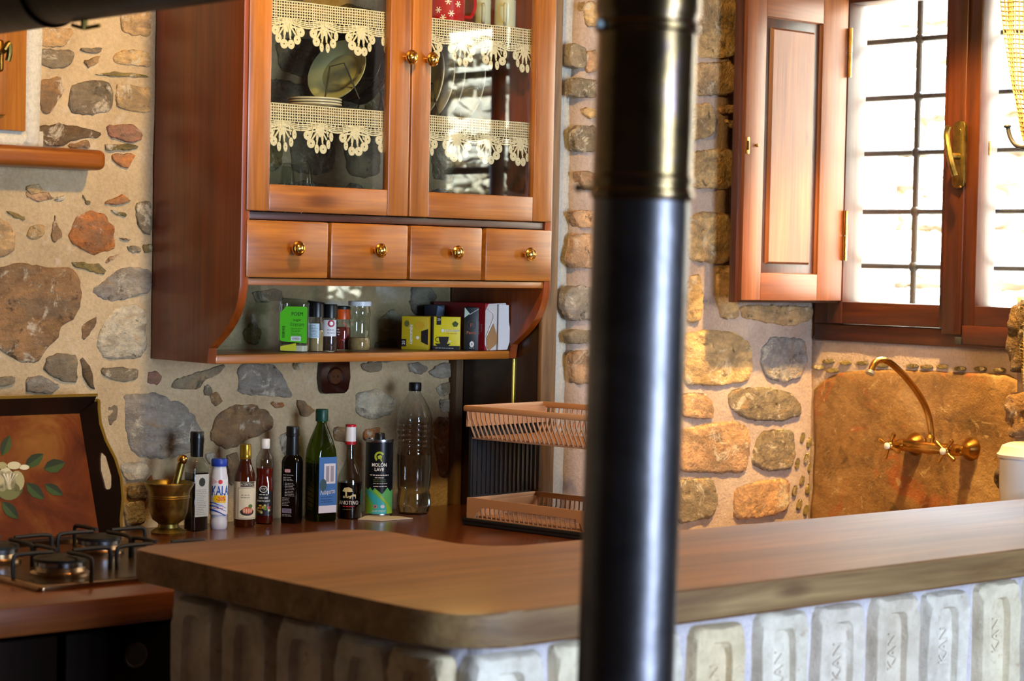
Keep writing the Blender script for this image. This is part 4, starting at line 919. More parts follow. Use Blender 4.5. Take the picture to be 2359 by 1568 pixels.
f2 = lambda x, y: (-.0366, -x, y); lettering('ESPRESSO', .0075, f2, gy, t, (.070, .055), rot=math.pi/2); lettering('FORTE', .0065, f2, gy, t, (.080, .055), rot=math.pi/2); decal('gold_seal', disc(.052, .056, .0065), f2, flat('a8905c', .4), t, 9)

# wall socket
p = PY(764, 870, YB); so = thing('wall_socket', 'dark brown power socket on the stone wall under the cabinet shelf', 'socket', (p.x, YB, p.z))
w = .045; zt_ = PY(764, 828, YB).z-p.z; zb_ = PY(764, 905, YB).z-p.z
n = N('brown_bakelite'); n.set(Base_Color=lin('2c0f08'), Roughness=.22); M['bake'] = n.m
bm = nb(); loft_poly = fillet([(-w*.85, zb_), (w*.85, zb_), (w*1.02, 0), (w*.9, zt_+.02), (-w*.9, zt_+.02), (-w*1.02, 0)], .012, 4)
prism(bm, loft_poly, lambda u, v, q: (u, q, v), 0, -.016, .004); part('plate', bm, M['bake'], so, False)
bm = nb(); q = [(.021*math.cos(2*math.pi*k/28), -.0165, .004+.021*math.sin(2*math.pi*k/28)) for k in range(29)]; tube(bm, q, .0025, 6); part('rim', bm, M['bake'], so, False)
bm = nb(); prism(bm, disc(0, .004, .0185, n=24), lambda u, v, q: (u, q, v), -.0172, -.0160); part('well', bm, flat('4a2408', .2), so, False)
for u in (-.0065, .0065): bm = nb(); prism(bm, disc(u, .004, .0028, n=10), lambda a, b, q: (a, q, b), -.0178, -.0172); part('pin_hole', bm, M['black'], so, False)

# ================================================================== BOTTLES ON THE WORKTOP
def bottle(name, label, cat, px, y, rz=FACE, z=ZC, k=1):
    d = ray(px, 1210); s = y/d.y; t = thing(name, label, cat, (d.x*s, y, z), rz); t.scale = (k, k, k); return t
K = 5.17/FPX     # metres per pixel of the photograph at the bottle row
YBT = 4.105
def mk(t, nm, prof, mat, n=32): bm = nb(); loft(bm, prof, n); return part(nm, bm, mat, t, False, 40)
# 1 square vinegar bottle
t = bottle('vinegar_bottle', 'square dark vinegar bottle with black capsule and grey paper label behind the mortar', 'bottle', 451, YBT, 0, k=0.945)
a = .0225; H = .238
mk(t, 'glass_body', [(0, a*.95, a*.95, 9), (.004, a, a, 9), (.150, a, a, 9), (.160, a*.94, a*.94, 6), (.172, a*.72, a*.72, 3), (.178, .0125), (.185, .012)], M['jarglass'], 40)
mk(t, 'vinegar', [(.003, a*.94, a*.94, 9), (.140, a*.95, a*.95, 9)], flat('0c0503', .15), 40)
mk(t, 'capsule', [(.178, .0152), (.184, .0155), (.210, .0160), (.2105, .0168), (.222, .0172), (.2225, .0165), (H-.003, .0165), (H, .015)], flat('0b0f10', .3))
f = lambda x, y: (x, -a-.0006, y); decal('label', rect(-.018, .020, .035, .137), f, flat('b9bcb6', .7), t, 9)
f2 = lambda x, y: (x, -a-.0009, y); decal('emblem', disc(.001, .118, .009, .011, 9), f2, flat('20261f', .7), t, 9); lines(f2, flat('6f726e', .7), t, -.015, .016, [.04+.0042*k for k in range(15)], .0011, .35)
# 2 salt bottle
t = bottle('salt_bottle', 'white plastic salt bottle with blue cap and red sun print', 'bottle', 503, YBT, FACE-.1, k=0.94)
mk(t, 'body', [(0, .019), (.004, .021), (.018, .0215), (.028, .0195), (.034, .0205), (.050, .0215), (.10, .0222), (.125, .0215), (.142, .018), (.152, .0165), (.158, .0165)], flat('d9dde9', .35))
mk(t, 'cap', [(.153, .0185), (.155, .0195), (.168, .0195), (.171, .0175)], flat('1b3fae', .4))
f = on_cyl(.0226); bl_ = flat('1c49b8', .5)
def wave(z0, h): pts = [(-.026+.052*k/12, z0+.006*math.sin(k/12*3.3+.6)-.004*k/12) for k in range(13)]; return pts+[(x, y+h*(.3+.7*(1-k/12))) for k, (x, y) in reversed(list(enumerate(pts)))]
decal('sleeve', rect(-.034, .034, .036, .122), on_cyl(.0224), flat('eceff5', .4), t)
for z0, h in ((.040, .006), (.051, .004), (.059, .003)): decal('blue_wave', wave(z0, h), f, bl_, t, .004)
lettering('KALAS', .031, f, flat('1e55b4', .5), t, (.014, .084), squeeze=.62, bold=.03)
decal('red_sun', disc(.009, .116, .0055), f, flat('d11c2a', .5), t, .003)
for k in range(5):
    zz = .108+.004*k; decal('sun_ray', [(.003, .116), (-.016, zz-.001+.002), (-.016, zz+.002)], f, flat('d8404a', .5), t)
yb_ = on_cyl(.0229); decal('yellow_tag', fillet([(-.005, .066), (.024, .064), (.024, .083), (-.005, .084), (-.011, .075)], .003, 3), yb_, flat('f0c51c', .5), t, .004); lettering('-20%', .015, on_cyl(.0232), flat('d8401c', .5), t, (.011, .070), squeeze=.8, bold=.02)
lettering('classic', .0095, f, flat('5f8ad0', .5), t, (.006, .056)); lines(f, flat('d8404a', .5), t, -.008, .018, [.051], .0018, 0)
# 3 balsamic bottle, gold cap
t = bottle('sauce_bottle', 'round brown glass bottle with gold cap and cream label', 'bottle', 563, YBT, FACE-.08, k=0.955)
amb = mottled('amber_glass', '2c0d04', '55210a', .08, sc=4, coat=.4)
mk(t, 'glass_body', [(0, .023), (.004, .0255), (.108, .0262), (.125, .0245), (.145, .018), (.160, .0132), (.172, .0128)], amb)
mk(t, 'cap', [(.164, .0138), (.166, .0145), (.176, .0145), (.177, .0139), (.194, .0139), (.1995, .0128)], flat('a8882c', .3, None, .8))
f = on_cyl(.0267); decal('label', rect(-.041, .041, .020, .111), f, flat('e3dbbf', .6), t); f2 = on_cyl(.0270)
decal('black_title', rect(-.006, .032, .099, .110), f2, blk, t); lettering('ACENTINO', .0095, on_cyl(.0273), M['cream'], t, (.013, .1012), squeeze=.8)
for q in (rect(-.012, .036, .0955, .0965), rect(-.012, .036, .0225, .0235), rect(-.012, -.011, .0225, .0965)): decal('rule', q, f2, flat('5a5244', .6), t)
lines(f2, flat('8a8270', .6), t, -.004, .018, [.078, .072], .002, 0); lines(f2, flat('8a8270', .6), t, -.034, -.019, [.026+.0045*k for k in range(16)], .0011)
decal('dish_print', disc(.012, .038, .018, .009), f2, flat('2b2420', .6), t); decal('tomato_print', disc(.013, .042, .0135, .0085), on_cyl(.0272), flat('c9583a', .6), t)
for k in range(4): decal('slice_print', disc(.004+.006*k, .041, .0022, .006), on_cyl(.0274), flat('e8b193', .6), t, .003)
decal('leaf_print', disc(.020, .052, .006, .005, 7), on_cyl(.0274), flat('4f7a2c', .6), t, .004)
# 4 wine vinegar
t = bottle('vinegar_bottle', 'clear plastic bottle of red wine vinegar with white cap and black label', 'bottle', 608, YBT+.02, FACE, k=0.965)
sec = [(0, .020, .020, 3), (.006, .0222, .0222, 3), (.020, .0215, .0215, 3), (.034, .0225, .0225, 2.6), (.098, .0222, .0222, 2.6), (.115, .0195), (.128, .0208), (.150, .0222), (.163, .0205), (.178, .0125), (.184, .0105)]
mk(t, 'bottle_body', sec, M['clear'])
mk(t, 'vinegar', [(z, r*.95, r*.95, 2.6) for z, r in ((.003, .020), (.006, .0222), (.034, .0225), (.098, .0222), (.115, .0195), (.128, .0208), (.136, .0213))], mottled('red_vinegar', '3a0c05', '6b1a0a', .1, sc=3))
mk(t, 'cap', [(.183, .0105), (.185, .0115), (.205, .0112), (.207, .0100)], M['white'])
f = on_cyl(.0232); decal('label', [(-.026, .022), (.026, .022), (.026, .078), (.014, .083), (.008, .094), (-.008, .094), (-.014, .083), (-.026, .078)], f, flat('101114', .5), t)
f2 = on_cyl(.0236); bm = nb(); tube(bm, [f2(.0095*math.cos(2*math.pi*k/20), .086+.0075*math.sin(2*math.pi*k/20)) for k in range(21)], .0009, 5); part('logo_ring', bm, M['white'], t, False)
lettering('ΤΟΠ', .0075, f2, M['white'], t, (0, .0835)); lettering('Ξίδι από', .0062, f2, M['white'], t, (0, .063), bold=.015); lettering('κόκκινο κρασί', .0062, f2, M['white'], t, (0, .056), bold=.015, squeeze=.85)
lines(f2, gy, t, -.010, .012, [.072], .0018, 0)
rr = random.Random(5)
for k in range(16): decal('salad_print', disc(rr.uniform(-.017, .017), .038+rr.uniform(-.010, .010), rr.uniform(.003, .005), rr.uniform(.002, .004), 7), on_cyl(.0236+.0001*(k % 4)), flat(rr.choice(['c9a43a', '6f8a2a', 'b3372a', 'd8c48a', 'c97a2a', '8aa03a']), .6), t, .004)
# 5 dark oil bottle
t = bottle('oil_bottle', 'narrow black glass oil bottle with white nutrition table print', 'bottle', 671, YBT, FACE-.25, k=0.965)
a = .0225
mk(t, 'glass_body', [(0, a*.94, a*.94, 5), (.004, a, a, 5), (.150, a, a, 5), (.160, a*.9, a*.9, 4), (.166, .0160), (.172, .0150)], flat('0a0705', .08), 40)
mk(t, 'capsule', [(.164, .0155), (.170, .0160), (.212, .0150), (.213, .0165), (.218, .0168), (.219, .0158), (.233, .0160), (.236, .0148)], flat('0b0d0f', .35))
f = lambda x, y: (x, -a-.0006, y); pr_ = flat('b9b6b8', .6)
decal('badge', fillet(rect(-.011, .004, .125, .133), .002, 2), f, flat('c79aa4', .6), t, 9); lines(f, pr_, t, -.014, .014, [.118, .112, .108, .105], .0011, .4)
for k in range(9): lines(f, pr_, t, -.010, .016, [.098-.0038*k], .0012, .15, seed=k)
lines(f, pr_, t, -.016, .004, [.062-.0036*k for k in range(6)], .001, .3); decal('barcode_patch', rect(-.016, .008, .026, .037), f, flat('8f86a0', .6), t, 9)
lines(lambda x, y: (x, -a-.0009, y), flat('2a2430', .6), t, -.014, .006, [.028+.0022*k for k in range(4)], .0008, 0, 'barcode')
lines(f, pr_, t, -.016, .010, [.018, .021], .0012)
# 6 green oil bottle
t = bottle('oil_bottle', 'large green olive oil bottle with green cap and blue label', 'bottle', 737, YBT, math.radians(-6), k=0.975)
gg = N('green_bottle_glass'); gg.n.remove(gg.b)
tr = gg.add('ShaderNodeBsdfTransparent'); tr.inputs[0].default_value = (.30, .40, .02, 1); gs = gg.add('ShaderNodeBsdfGlossy'); gs.inputs['Roughness'].default_value = .05
df = gg.add('ShaderNodeBsdfTranslucent'); df.inputs[0].default_value = (.22, .28, .015, 1); fr = gg.add('ShaderNodeFresnel'); two_sided_ior(gg, fr, 1.5)
m1 = gg.add('ShaderNodeMixShader'); m1.inputs[0].default_value = .35; gg.link(tr.outputs[0], m1.inputs[1]); gg.link(df.outputs[0], m1.inputs[2])
m2 = gg.add('ShaderNodeMixShader'); gg.link(fr.outputs[0], m2.inputs[0]); gg.link(m1.outputs[0], m2.inputs[1]); gg.link(gs.outputs[0], m2.inputs[2]); gg.link(m2.outputs[0], gg.out.inputs['Surface']); M['green'] = gg.m
a = .0315
mk(t, 'glass_body', [(0, a*.94, a*.94, 6), (.005, a, a, 6), (.150, a, a, 6), (.175, a*.97, a*.97, 4), (.200, a*.80, a*.80, 3), (.220, a*.58, a*.58, 2.4), (.236, .0125), (.245, .0118)], M['green'], 40)
mk(t, 'oil', [(.003, a*.93, a*.93, 6), (.142, a*.95, a*.95, 6)], flat('1a2206', .15), 40)
for k in range(10):
    bm = nb(); tube(bm, [(-a-.0004, -.018, .03+.013*k), (-a-.0012, 0, .034+.013*k), (-a-.0004, .018, .036+.013*k)], .0012, 5); part('grip_rib', bm, M['green'], t, False)
mk(t, 'cap', [(.243, .0150), (.245, .0155), (.270, .0155), (.2725, .0142)], flat('0f4a34', .4))
f = lambda x, y: (x, -a-.0008, y); f2 = lambda x, y: (x, -a-.0011, y)
decal('label', rect(-.024, .026, .032, .158), f, flat('3d70b4', .55), t, 9); decal('label_foot', rect(-.024, .026, .022, .040), f2, flat('e2dfea', .55), t, 9)
decal('window_print', rect(-.010, .022, .093, .142), f2, flat('d9d6dc', .55), t, 9); f3 = lambda x, y: (x, -a-.0014, y)
for x0 in (-.005, .008): decal('shutter_print', rect(x0, x0+.009, .098, .136), f3, flat('9a93a0', .55), t, 9)
decal('olive_print', disc(-.012, .09, .010, .016, 9), f3, flat('33525c', .55), t, 9); lettering('Λιόφυτο', .0145, f3, M['white'], t, (.001, .068), squeeze=.75, rot=.08)
lines(f2, flat('16294a', .55), t, -.018, .018, [.048, .053, .060], .0014, .2)
# 7 petimezi bottle
t = bottle('liqueur_bottle', 'long-necked clear bottle of dark liquid with red and white cap', 'bottle', 804, YBT, FACE)
bs = [(0, .028), (.005, .0305), (.085, .0305), (.100, .0285), (.115, .023), (.130, .0155), (.145, .0112), (.185, .0105), (.190, .0105)]
mk(t, 'glass_body', bs, M['jarglass']); mk(t, 'syrup', [(.003, .029), (.085, .0292), (.088, .029)], flat('080404', .12))
mk(t, 'cap_band', [(.178, .0132), (.186, .0134)], flat('b01824', .4)); mk(t, 'cap', [(.186, .0130), (.221, .0128)], flat('dfe3ec', .4)); mk(t, 'cap_top', [(.221, .0130), (.225, .0130), (.2265, .0115)], flat('c2182a', .4))
f = on_cyl(.0310); cr = flat('d2c48e', .6)
decal('tree_print', [(-.016, .068), (-.011, .076), (0, .078), (.008, .074), (.010, .067), (.002, .066), (-.004, .067), (-.004, .055), (-.008, .055), (-.008, .066)], f, cr, t, .004)
decal('goat_print', [(.002, .050), (.004, .057), (.012, .061), (.018, .060), (.018, .050), (.015, .056), (.008, .056), (.005, .050)], f, cr, t, .004); lines(f, cr, t, -.014, .006, [.052, .055], .0018, 0)
lettering('ΑΜΟΤΙΝΟ', .0125, f, M['white'], t, (0, .036), squeeze=.86); lines(f, flat('b3243a', .6), t, -.014, .014, [.030], .003, 0); lines(f, flat('7a6a3a', .6), t, -.014, .014, [.024], .001, 0)
# 8 olive oil tin on its paper napkin
t = bottle('oil_tin', 'black and green cylindrical olive oil tin with spartan helmet emblem', 'tin', 871, YBT, FACE-.05, ZC+.0025)
r = .0335; Ht = .186
mk(t, 'can', [(.003, r*.985), (.005, r), (Ht-.006, r)], flat('0d1016', .3))
mk(t, 'rim', [(Ht-.007, r+.0008), (Ht-.003, r+.0014), (Ht, r+.0008), (Ht, r-.003), (Ht-.004, r-.004)], flat('b9bcc0', .25, None, 1)); mk(t, 'base_rim', [(0, r+.0003), (.003, r+.0012), (.006, r+.0004)], flat('b9bcc0', .25, None, 1))
mk(t, 'spout_cap', [(Ht-.004, .0125), (Ht+.012, .0122), (Ht+.014, .0108)], M['black'])
f = on_cyl(r+.0004); f2 = on_cyl(r+.0007); f3 = on_cyl(r+.001)
decal('green_band', [(-.05, .006), (.05, .006), (.05, .066), (.036, .060), (.026, .070), (.012, .054), (-.006, .069), (-.012, .062), (-.018, .070), (-.026, .064), (-.036, .070), (-.05, .062)], f, flat('5cae62', .4), t)
decal('teal_stream', [(-.036, .064), (-.026, .062), (-.016, .060), (.002, .046), (.020, .030), (.026, .014), (.024, .006), (-.012, .006), (-.004, .020), (-.012, .036)], f2, flat('35aebb', .4), t)
decal('lime_hill', [(-.036, .006), (-.036, .052), (-.022, .038), (-.014, .022), (-.020, .006)], f2, flat('7fae2e', .4), t); decal('lime_hill', [(-.008, .062), (-.004, .066), (.030, .030), (.05, .006), (.026, .006), (.022, .030)], f2, flat('8fba34', .4), t)
ring = [(.004+.0125*math.cos(a), .145+.0125*math.sin(a)) for a in [.5+k*.24 for k in range(16)]]+[(.004+.0075*math.cos(a), .145+.0075*math.sin(a)) for a in [.5+k*.24 for k in reversed(range(16))]]
decal('helmet_crest', ring, f, flat('a9b82e', .4), t, .003); decal('helmet_face', [(-.001, .146), (.006, .150), (.011, .146), (.009, .139), (.012, .133), (.007, .134), (.006, .139), (.001, .140)], f, flat('a9b82e', .4), t, .004)
lettering('MOLÓN', .0115, f, M['white'], t, (.004, .121), bold=.025, squeeze=.9); lettering('LAVE', .0115, f, M['white'], t, (.004, .110), bold=.025, squeeze=.9)
lines(f, gy, t, -.020, .030, [.099], .002, 0); lines(f, gy, t, -.006, .016, [.093], .0018, 0); lines(f, flat('5a6a28', .5), t, -.010, .022, [.088, .084], .0014, 0); lines(f, gy, t, -.010, .026, [.079, .072], .0012, 0)
decal('seal_print', disc(-.004, .024, .005), f3, flat('c98a6a', .5), t, .003); decal('seal_core', disc(-.004, .024, .0025), on_cyl(r+.0013), flat('4a4a9a', .5), t, .003); decal('seal_print', disc(.014, .024, .0055, .004), f3, flat('d8d8ea', .5), t, .003); lines(f3, gy, t, -.012, .024, [.014, .011], .001, .1)
bm = nb(); q = PZ(878, 1196, ZC); prism(bm, [(-.045, -.03), (.01, -.046), (.028, -.036), (.085, .012), (.05, .045), (-.03, .04)], lambda u, v, w: (q.x+u*math.cos(-.72)-v*math.sin(-.72), q.y+.015+u*math.sin(-.72)+v*math.cos(-.72), w), ZC+.0006, ZC+.0024)
tag(part('paper_napkin', bm, flat('d6cdc0', .8), smooth=0), 'crumpled white paper napkin under the olive oil tin', 'napkin')
# 9 water bottle
t = bottle('water_bottle', 'large clear plastic water bottle with black cap, half full', 'bottle', 950, YBT-.005, FACE)
r = .0445
bs = []
for z, q in ((0, .036), (.006, .040), (.022, .0445), (.045, .043), (.058, .0395), (.070, .0425), (.115, .0445), (.150, .0448)): bs.append((z, q))
for k in range(6): z = .155+.0125*k; bs += [(z, .0445), (z+.004, .0428), (z+.007, .0428)]
bs += [(.235, .0440), (.250, .0405), (.268, .033), (.285, .0235), (.297, .0150), (.303, .0125), (.312, .0125)]
mk(t, 'bottle_body', bs, M['clear'], 40)
bm = nb(); loft(bm, [(z, q*.965) for z, q in bs if .004 < z < .14]+[(.147, .0428)], 40)
for v in bm.verts:
    if v.co.z < .05:
        a_ = math.atan2(v.co.y, v.co.x); k = 1-.10*abs(math.sin(2.5*a_))*(1-v.co.z/.05); v.co.x *= k; v.co.y *= k
part('water', bm, glass('still_water', 'f4fafa', 1.33), t, False)
for k in range(5):
    a_ = 2*math.pi*k/5+.5; bm = nb(); sphere(bm, (.026*math.cos(a_), .026*math.sin(a_), .011), .011, (1, 1, .95), 12, 8); part('foot', bm, M['clear'], t, False)
mk(t, 'neck_ring', [(.300, .0145), (.3035, .0145)], M['clear']); mk(t, 'cap', [(.303, .0152), (.305, .0158), (.3215, .0156), (.3235, .0145)], M['black'])
# mortar and pestle
t = bottle('brass_mortar', 'old brass mortar with flared rim on a turned foot', 'mortar', 388, YBT-.015)
mk(t, 'bowl', [(0, .038), (.004, .0395), (.008, .035), (.014, .024), (.022, .0225), (.026, .027), (.032, .036), (.050, .0425), (.080, .0455), (.0815, .0468), (.083, .0455), (.086, .047), (.0875, .046), (.098, .0485), (.110, .0555), (.114, .0560), (.116, .054), (.108, .046), (.070, .040), (.035, .028), (.034, .001)], M['oldbrass'], 40)
ps = thing('pestle', 'brass pestle leaning in the mortar', 'pestle', t.location+Vector((0, 0, .036)))
b0 = Vector((0, 0, .010)); d = (PY(421, 1056, t.location.y)-ps.location-b0); ln = d.length; d.normalize()
bm = nb(); tube(bm, [b0, b0+d*.012, b0+d*.05, b0+d*(ln*.48), b0+d*(ln*.5), b0+d*(ln*.53), b0+d*(ln-.012)], [.011, .012, .0085, .0085, .0125, .009, .0085], 16); part('shaft', bm, M['oldbrass'], ps, False)
bm = nb(); sphere(bm, b0+d*(ln-.002), .0115, u=16, v=12); part('grip_knob', bm, M['brass'], ps, False)

# ================================================================== DISH RACK
ra = -math.atan2(.043, .368)
rk = thing('dish_rack', 'two-tier beige plastic dish rack with black ends beside the stone pier', 'dish rack', (3.305, 3.85, ZC), ra*-1 if False else math.atan2(.116, .993))
beige = flat('b98a62', .5, 'beige_plastic'); blkp = flat('131418', .6, 'black_plastic')
LN, DP = .385, .235         # local frame: x = depth, -y = length
def rp(nm, a, b, mat, bev=.002, par=rk): return boxpart(nm, a, b, mat, par, bev, False)
rp('drip_tray', (-.012, -LN-.01, 0), (DP+.01, .012, .012), blkp, .004)
rp('drip_tray_rim', (-.014, -LN-.01, .010), (-.006, .012, .018), blkp)
for y0, y1 in ((-.004, .006), (-LN, -LN+.01)):
    e = rp('end_panel', (.0, y0, .012), (DP-.02, y1, .255), blkp)
    for k in range(16): rp('rib', (.004+k*.0158, y0-.003, .07), (.010+k*.0158, y0, .25), blkp, .0006, e)
def basket(z0, z1, nm, flare, arch):
    e = flare; b = rp(nm, (-e-.006, -LN, z1-.014), (-e+.002, .0, z1), beige, .003)         # front rim
    rp('rim', (DP+e-.002, -LN, z1-.014), (DP+e+.006, 0, z1), beige, .003, b); rp('rim', (-e, -.006, z1-.014), (DP+e, 0.002, z1), beige, .003, b); rp('rim', (-e, -LN, z1-.014), (DP+e, -LN+.008, z1), beige, .003, b)
    rp('floor_grid', (.0, -LN+.005, z0), (DP, -.005, z0+.003), beige, 0, b)
    rp('wall', (-e+.0, -.012, z0+.03 if not arch else z0), (DP+e, -.006, z1-.01), beige, 0, b)
    n_ = 26
    for k in range(n_):
        y = -.012-(LN-.024)*k/(n_-1)
        for side in (0, 1):
            x0 = -e-.003 if side == 0 else DP+e+.003; x1 = .004 if side == 0 else DP-.004
            bm = nb(); tube(bm, [(x0, y, z1-.010), (x0*.9+x1*.1, y, z1-.03), (x1, y, z0+.002)], .0022 if arch else .0026, 5); part('slat', bm, beige, b, False)
    for k in range(14):
        x = .012+(DP-.024)*k/13; rp('floor_slat', (x-.002, -LN+.01, z0+.003), (x+.002, -.01, z0+.006), beige, 0, b)
basket(.205, .285, 'upper_basket', .022, False)
basket(.016, .066, 'lower_basket', .0, True)
bm = nb(); pl = [(0, .018), (-.025, .018), (-.032, .034), (-.05, .046), (-LN+.05, .046), (-LN+.032, .034), (-LN+.025, .018), (-LN, .018), (-LN, .066), (0, .066)]
prism(bm, pl, lambda u, v, w: (w, u, v), -.008, -.003); part('front_apron', bm, beige, rk, False, 0)

# ================================================================== HOB
hx0, hx1, hy0, hy1 = 1.966, 2.46, 3.495, 4.0
steel = mottled('brown_tinted_steel', '8a6a4c', 'b08e6a', .22, 1, 6)
hb = thing('gas_hob', 'four-burner gas hob set into the dark worktop left of the bar', 'hob', ((hx0+hx1)/2, (hy0+hy1)/2, ZC))
bm = nb(); prism(bm, fillet([(hx0, hy0), (hx1, hy0), (hx1, hy1), (hx0, hy1)], .012, 4), lambda u, v, w: (u, v, w), ZC, ZC+.009, .003); part('plate', bm, steel, hb)
bm = nb(); prism(bm, fillet([(hx0+.02, hy0+.02), (hx1-.02, hy0+.02), (hx1-.02, hy1-.02), (hx0+.02, hy1-.02)], .02, 4), lambda u, v, w: (u, v, w), ZC+.0085, ZC+.0098); part('well', bm, mottled('dark_enamel', '241a12', '3a2a1c', .25, 0, 8), hb)
for bx, by, r in ((2.078, 3.615, .051), (2.062, 3.84, .046), (2.30, 3.845, .046), (2.33, 3.615, .036)):
    bm = nb(); c0 = Vector((bx, by, ZC+.0095)); bm2 = nb()
    loft(bm, [(c0.z, r*1.1), (c0.z+.006, r*1.12), (c0.z+.009, r*.95), (c0.z+.018, r*.9)], 32, (bx, by)); b = part('burner', bm, mottled('burner_alloy', 'a08468', 'c4a682', .28, 1, 12), hb)
    bm = nb(); loft(bm, [(c0.z+.018, r*.96), (c0.z+.027, r*.96)], 32, (bx, by)); part('flame_ring', bm, flat('a8aeb8', .25, 'alloy_ring', 1), b)
    bm2.free(); bm = nb(); loft(bm, [(c0.z+.027, r*1.0), (c0.z+.033, r*1.0), (c0.z+.036, r*.85)], 32, (bx, by)); part('burner_cap', bm, M['castiron'], b)
    for k in range(18):
        if k % 3 == 0:
            a_ = 2*math.pi*k/18; bm = nb(); cyl(bm, (bx+r*.95*math.cos(a_), by+r*.95*math.sin(a_), c0.z+.02), (bx+r*.95*math.cos(a_), by+r*.95*math.sin(a_), c0.z+.027), .002, n=6); part('port', bm, M['castiron'], b)
for gx0, gx1 in ((1.985, 2.195), (2.21, 2.415)):
    for gy0, gy1 in ((3.52, 3.735), (3.745, 3.965)):
        mx_, my_ = (gx0+gx1)/2, (gy0+gy1)/2; g = None
        for (xa, ya_), (xb, yb2) in (((gx0, my_), (mx_-.022, my_)), ((gx1, my_), (mx_+.022, my_)), ((mx_, gy0), (mx_, my_-.022)), ((mx_, gy1), (mx_, my_+.022))):
            bm = nb(); z0 = ZC+.0098; z1_ = ZC+.052
            d = Vector((xb-xa, yb2-ya_, 0)).normalized()*.012
            tube(bm, spline([(xa, ya_, z0), (xa, ya_, z1_-.010), (xa+d.x, ya_+d.y, z1_), (xb, yb2, z1_)], 4), .0042, 8)
            o = part('pan_support' if g is None else 'prong', bm, M['castiron'], hb if g is None else g); g = g or o

# ================================================================== PAINTED TRAY
tb = Vector((2.0, 4.085, ZC)); tx1 = PZ(234, 1238, ZC).x
q0 = PY(190, 932, 4.195); vh = math.hypot(q0.z-ZC, .10); tilt = math.atan2(.10, q0.z-ZC)
tr_ = thing('serving_tray', 'dark wooden serving tray painted with a white rose, leaning on the stone wall', 'tray', (2.44, 4.075, ZC+.001)); tr_.rotation_euler = (-tilt, 0, 0)
def tray_paint():
    n = N('lacquered_tray_base'); v = n.coords((1, 1, 1), False)
    col = n.ramp(n.noise(v, 7, 4, .6, .6), [(.3, lin('43190a')), (.5, lin('6e3210')), (.68, lin('8c5a22'))])
    n.link(col, n.b.inputs['Base Color']); n.set(Roughness=.25, Coat_Weight=.6); return n.m
tdark = mottled('tray_black_brown', '1a0d06', '2b160a', .3, sc=8, coat=.4); PW, PH = .46, vh-.02
bm = nb(); box(bm, (-PW, -.004, .008), (0, .002, PH), 0); part('base_panel', bm, tray_paint(), tr_, False)
# right side board with scalloped outline and hand hole, flared outward
def flare(u, v, w): return (-.003+u*.62+w*.8, -.004-u*.85+w*.5, v)
out_ = [(0, 0), (.048, .002), (.050, .03), (.062, .075), (.066, .12), (.060, .165), (.046, .21), (.040, .25), (.042, .285), (.046, PH+.022), (0, PH)]
hole = [(.028, .105), (.042, .10), (.047, .13), (.042, .175), (.030, .20), (.024, .15)]
bm = nb(); outer = fillet(out_, [0, .004, .01, .02, .02, .02, .02, .02, .01, .004, 0], 3)
for w0 in (0, .007):
    vo = [bm.verts.new(flare(u, v, w0)) for u, v in outer]; vi = [bm.verts.new(flare(u, v, w0)) for u, v in fillet(hole, .008, 3)]
    es = [bm.edges.new((vo[i], vo[(i+1) % len(vo)])) for i in range(len(vo))]+[bm.edges.new((vi[i], vi[(i+1) % len(vi)])) for i in range(len(vi))]
    bmesh.ops.triangle_fill(bm, use_beauty=True, use_dissolve=False, edges=es)
    if w0 == 0: lo_, li_ = vo, vi
    else:
        for A, B in ((lo_, vo), (li_, vi)):
            for i in range(len(A)): j = (i+1) % len(A); bm.faces.new((A[i], A[j], B[j], B[i]))
part('side_board', bm, tdark, tr_, False, 30)
bm = nb(); tube(bm, [flare(u, v, .0035) for u, v in outer[3:-1]], .0042, 6); part('gilt_edge', bm, flat('8a6a1c', .35, None, .3), tr_, False)
bm = nb(); prism(bm, [(0, PH), (.03, PH+.028), (.03, PH+.034), (-.004, PH+.004)], lambda u, v, w: (w, -.004-u*1.2, v), -PW, .024); part('top_board', bm, tdark, tr_, False, 0)
bm = nb(); tube(bm, [(-PW, -.041, PH+.031), (.026, -.041, PH+.031)], .0035, 6); part('gilt_edge', bm, flat('8a6a1c', .35, None, .3), tr_, False)
bm = nb(); prism(bm, [(0, .008), (.03, -.0), (.03, .006), (0, .014)], lambda u, v, w: (w, -.004-u*.8, v), -PW, .006); part('bottom_board', bm, tdark, tr_, False, 0)
# the painted rose: flat print
def tp(px, py):
    o = tr_.location; Rm = tr_.rotation_euler.to_matrix(); nn = Rm @ Vector((0, -1, 0)); pt = o+nn*.0045; d = ray(px, py); s = (pt-CP).dot(nn)/d.dot(nn); l = Rm.inverted() @ (CP+d*s-o); return l.x, l.z
def paint(poly, col, lv, nm): decal(nm, [tp(*p) for p in poly], lambda x, y: (x, -.0044-.0003*lv, y), flat(col, .35), tr_, 9)
def leaf(x0, y0, x1, y1, w, col='344c1a'):
    dx, dy = x1-x0, y1-y0; L = math.hypot(dx, dy); nx, ny = -dy/L*w, dx/L*w
    A = [(x0, y0), (x0+dx*.25+nx*.8, y0+dy*.25+ny*.8), (x0+dx*.55+nx, y0+dy*.55+ny), (x0+dx*.85+nx*.5, y0+dy*.85+ny*.5), (x1, y1)]; B = [(x0+dx*.85-nx*.5, y0+dy*.85-ny*.5), (x0+dx*.55-nx, y0+dy*.55-ny), (x0+dx*.25-nx*.8, y0+dy*.25-ny*.8)]
    paint(A+B, '1c2b14', 1, 'painted_leaf'); paint(A, col, 2, 'painted_leaf_light')
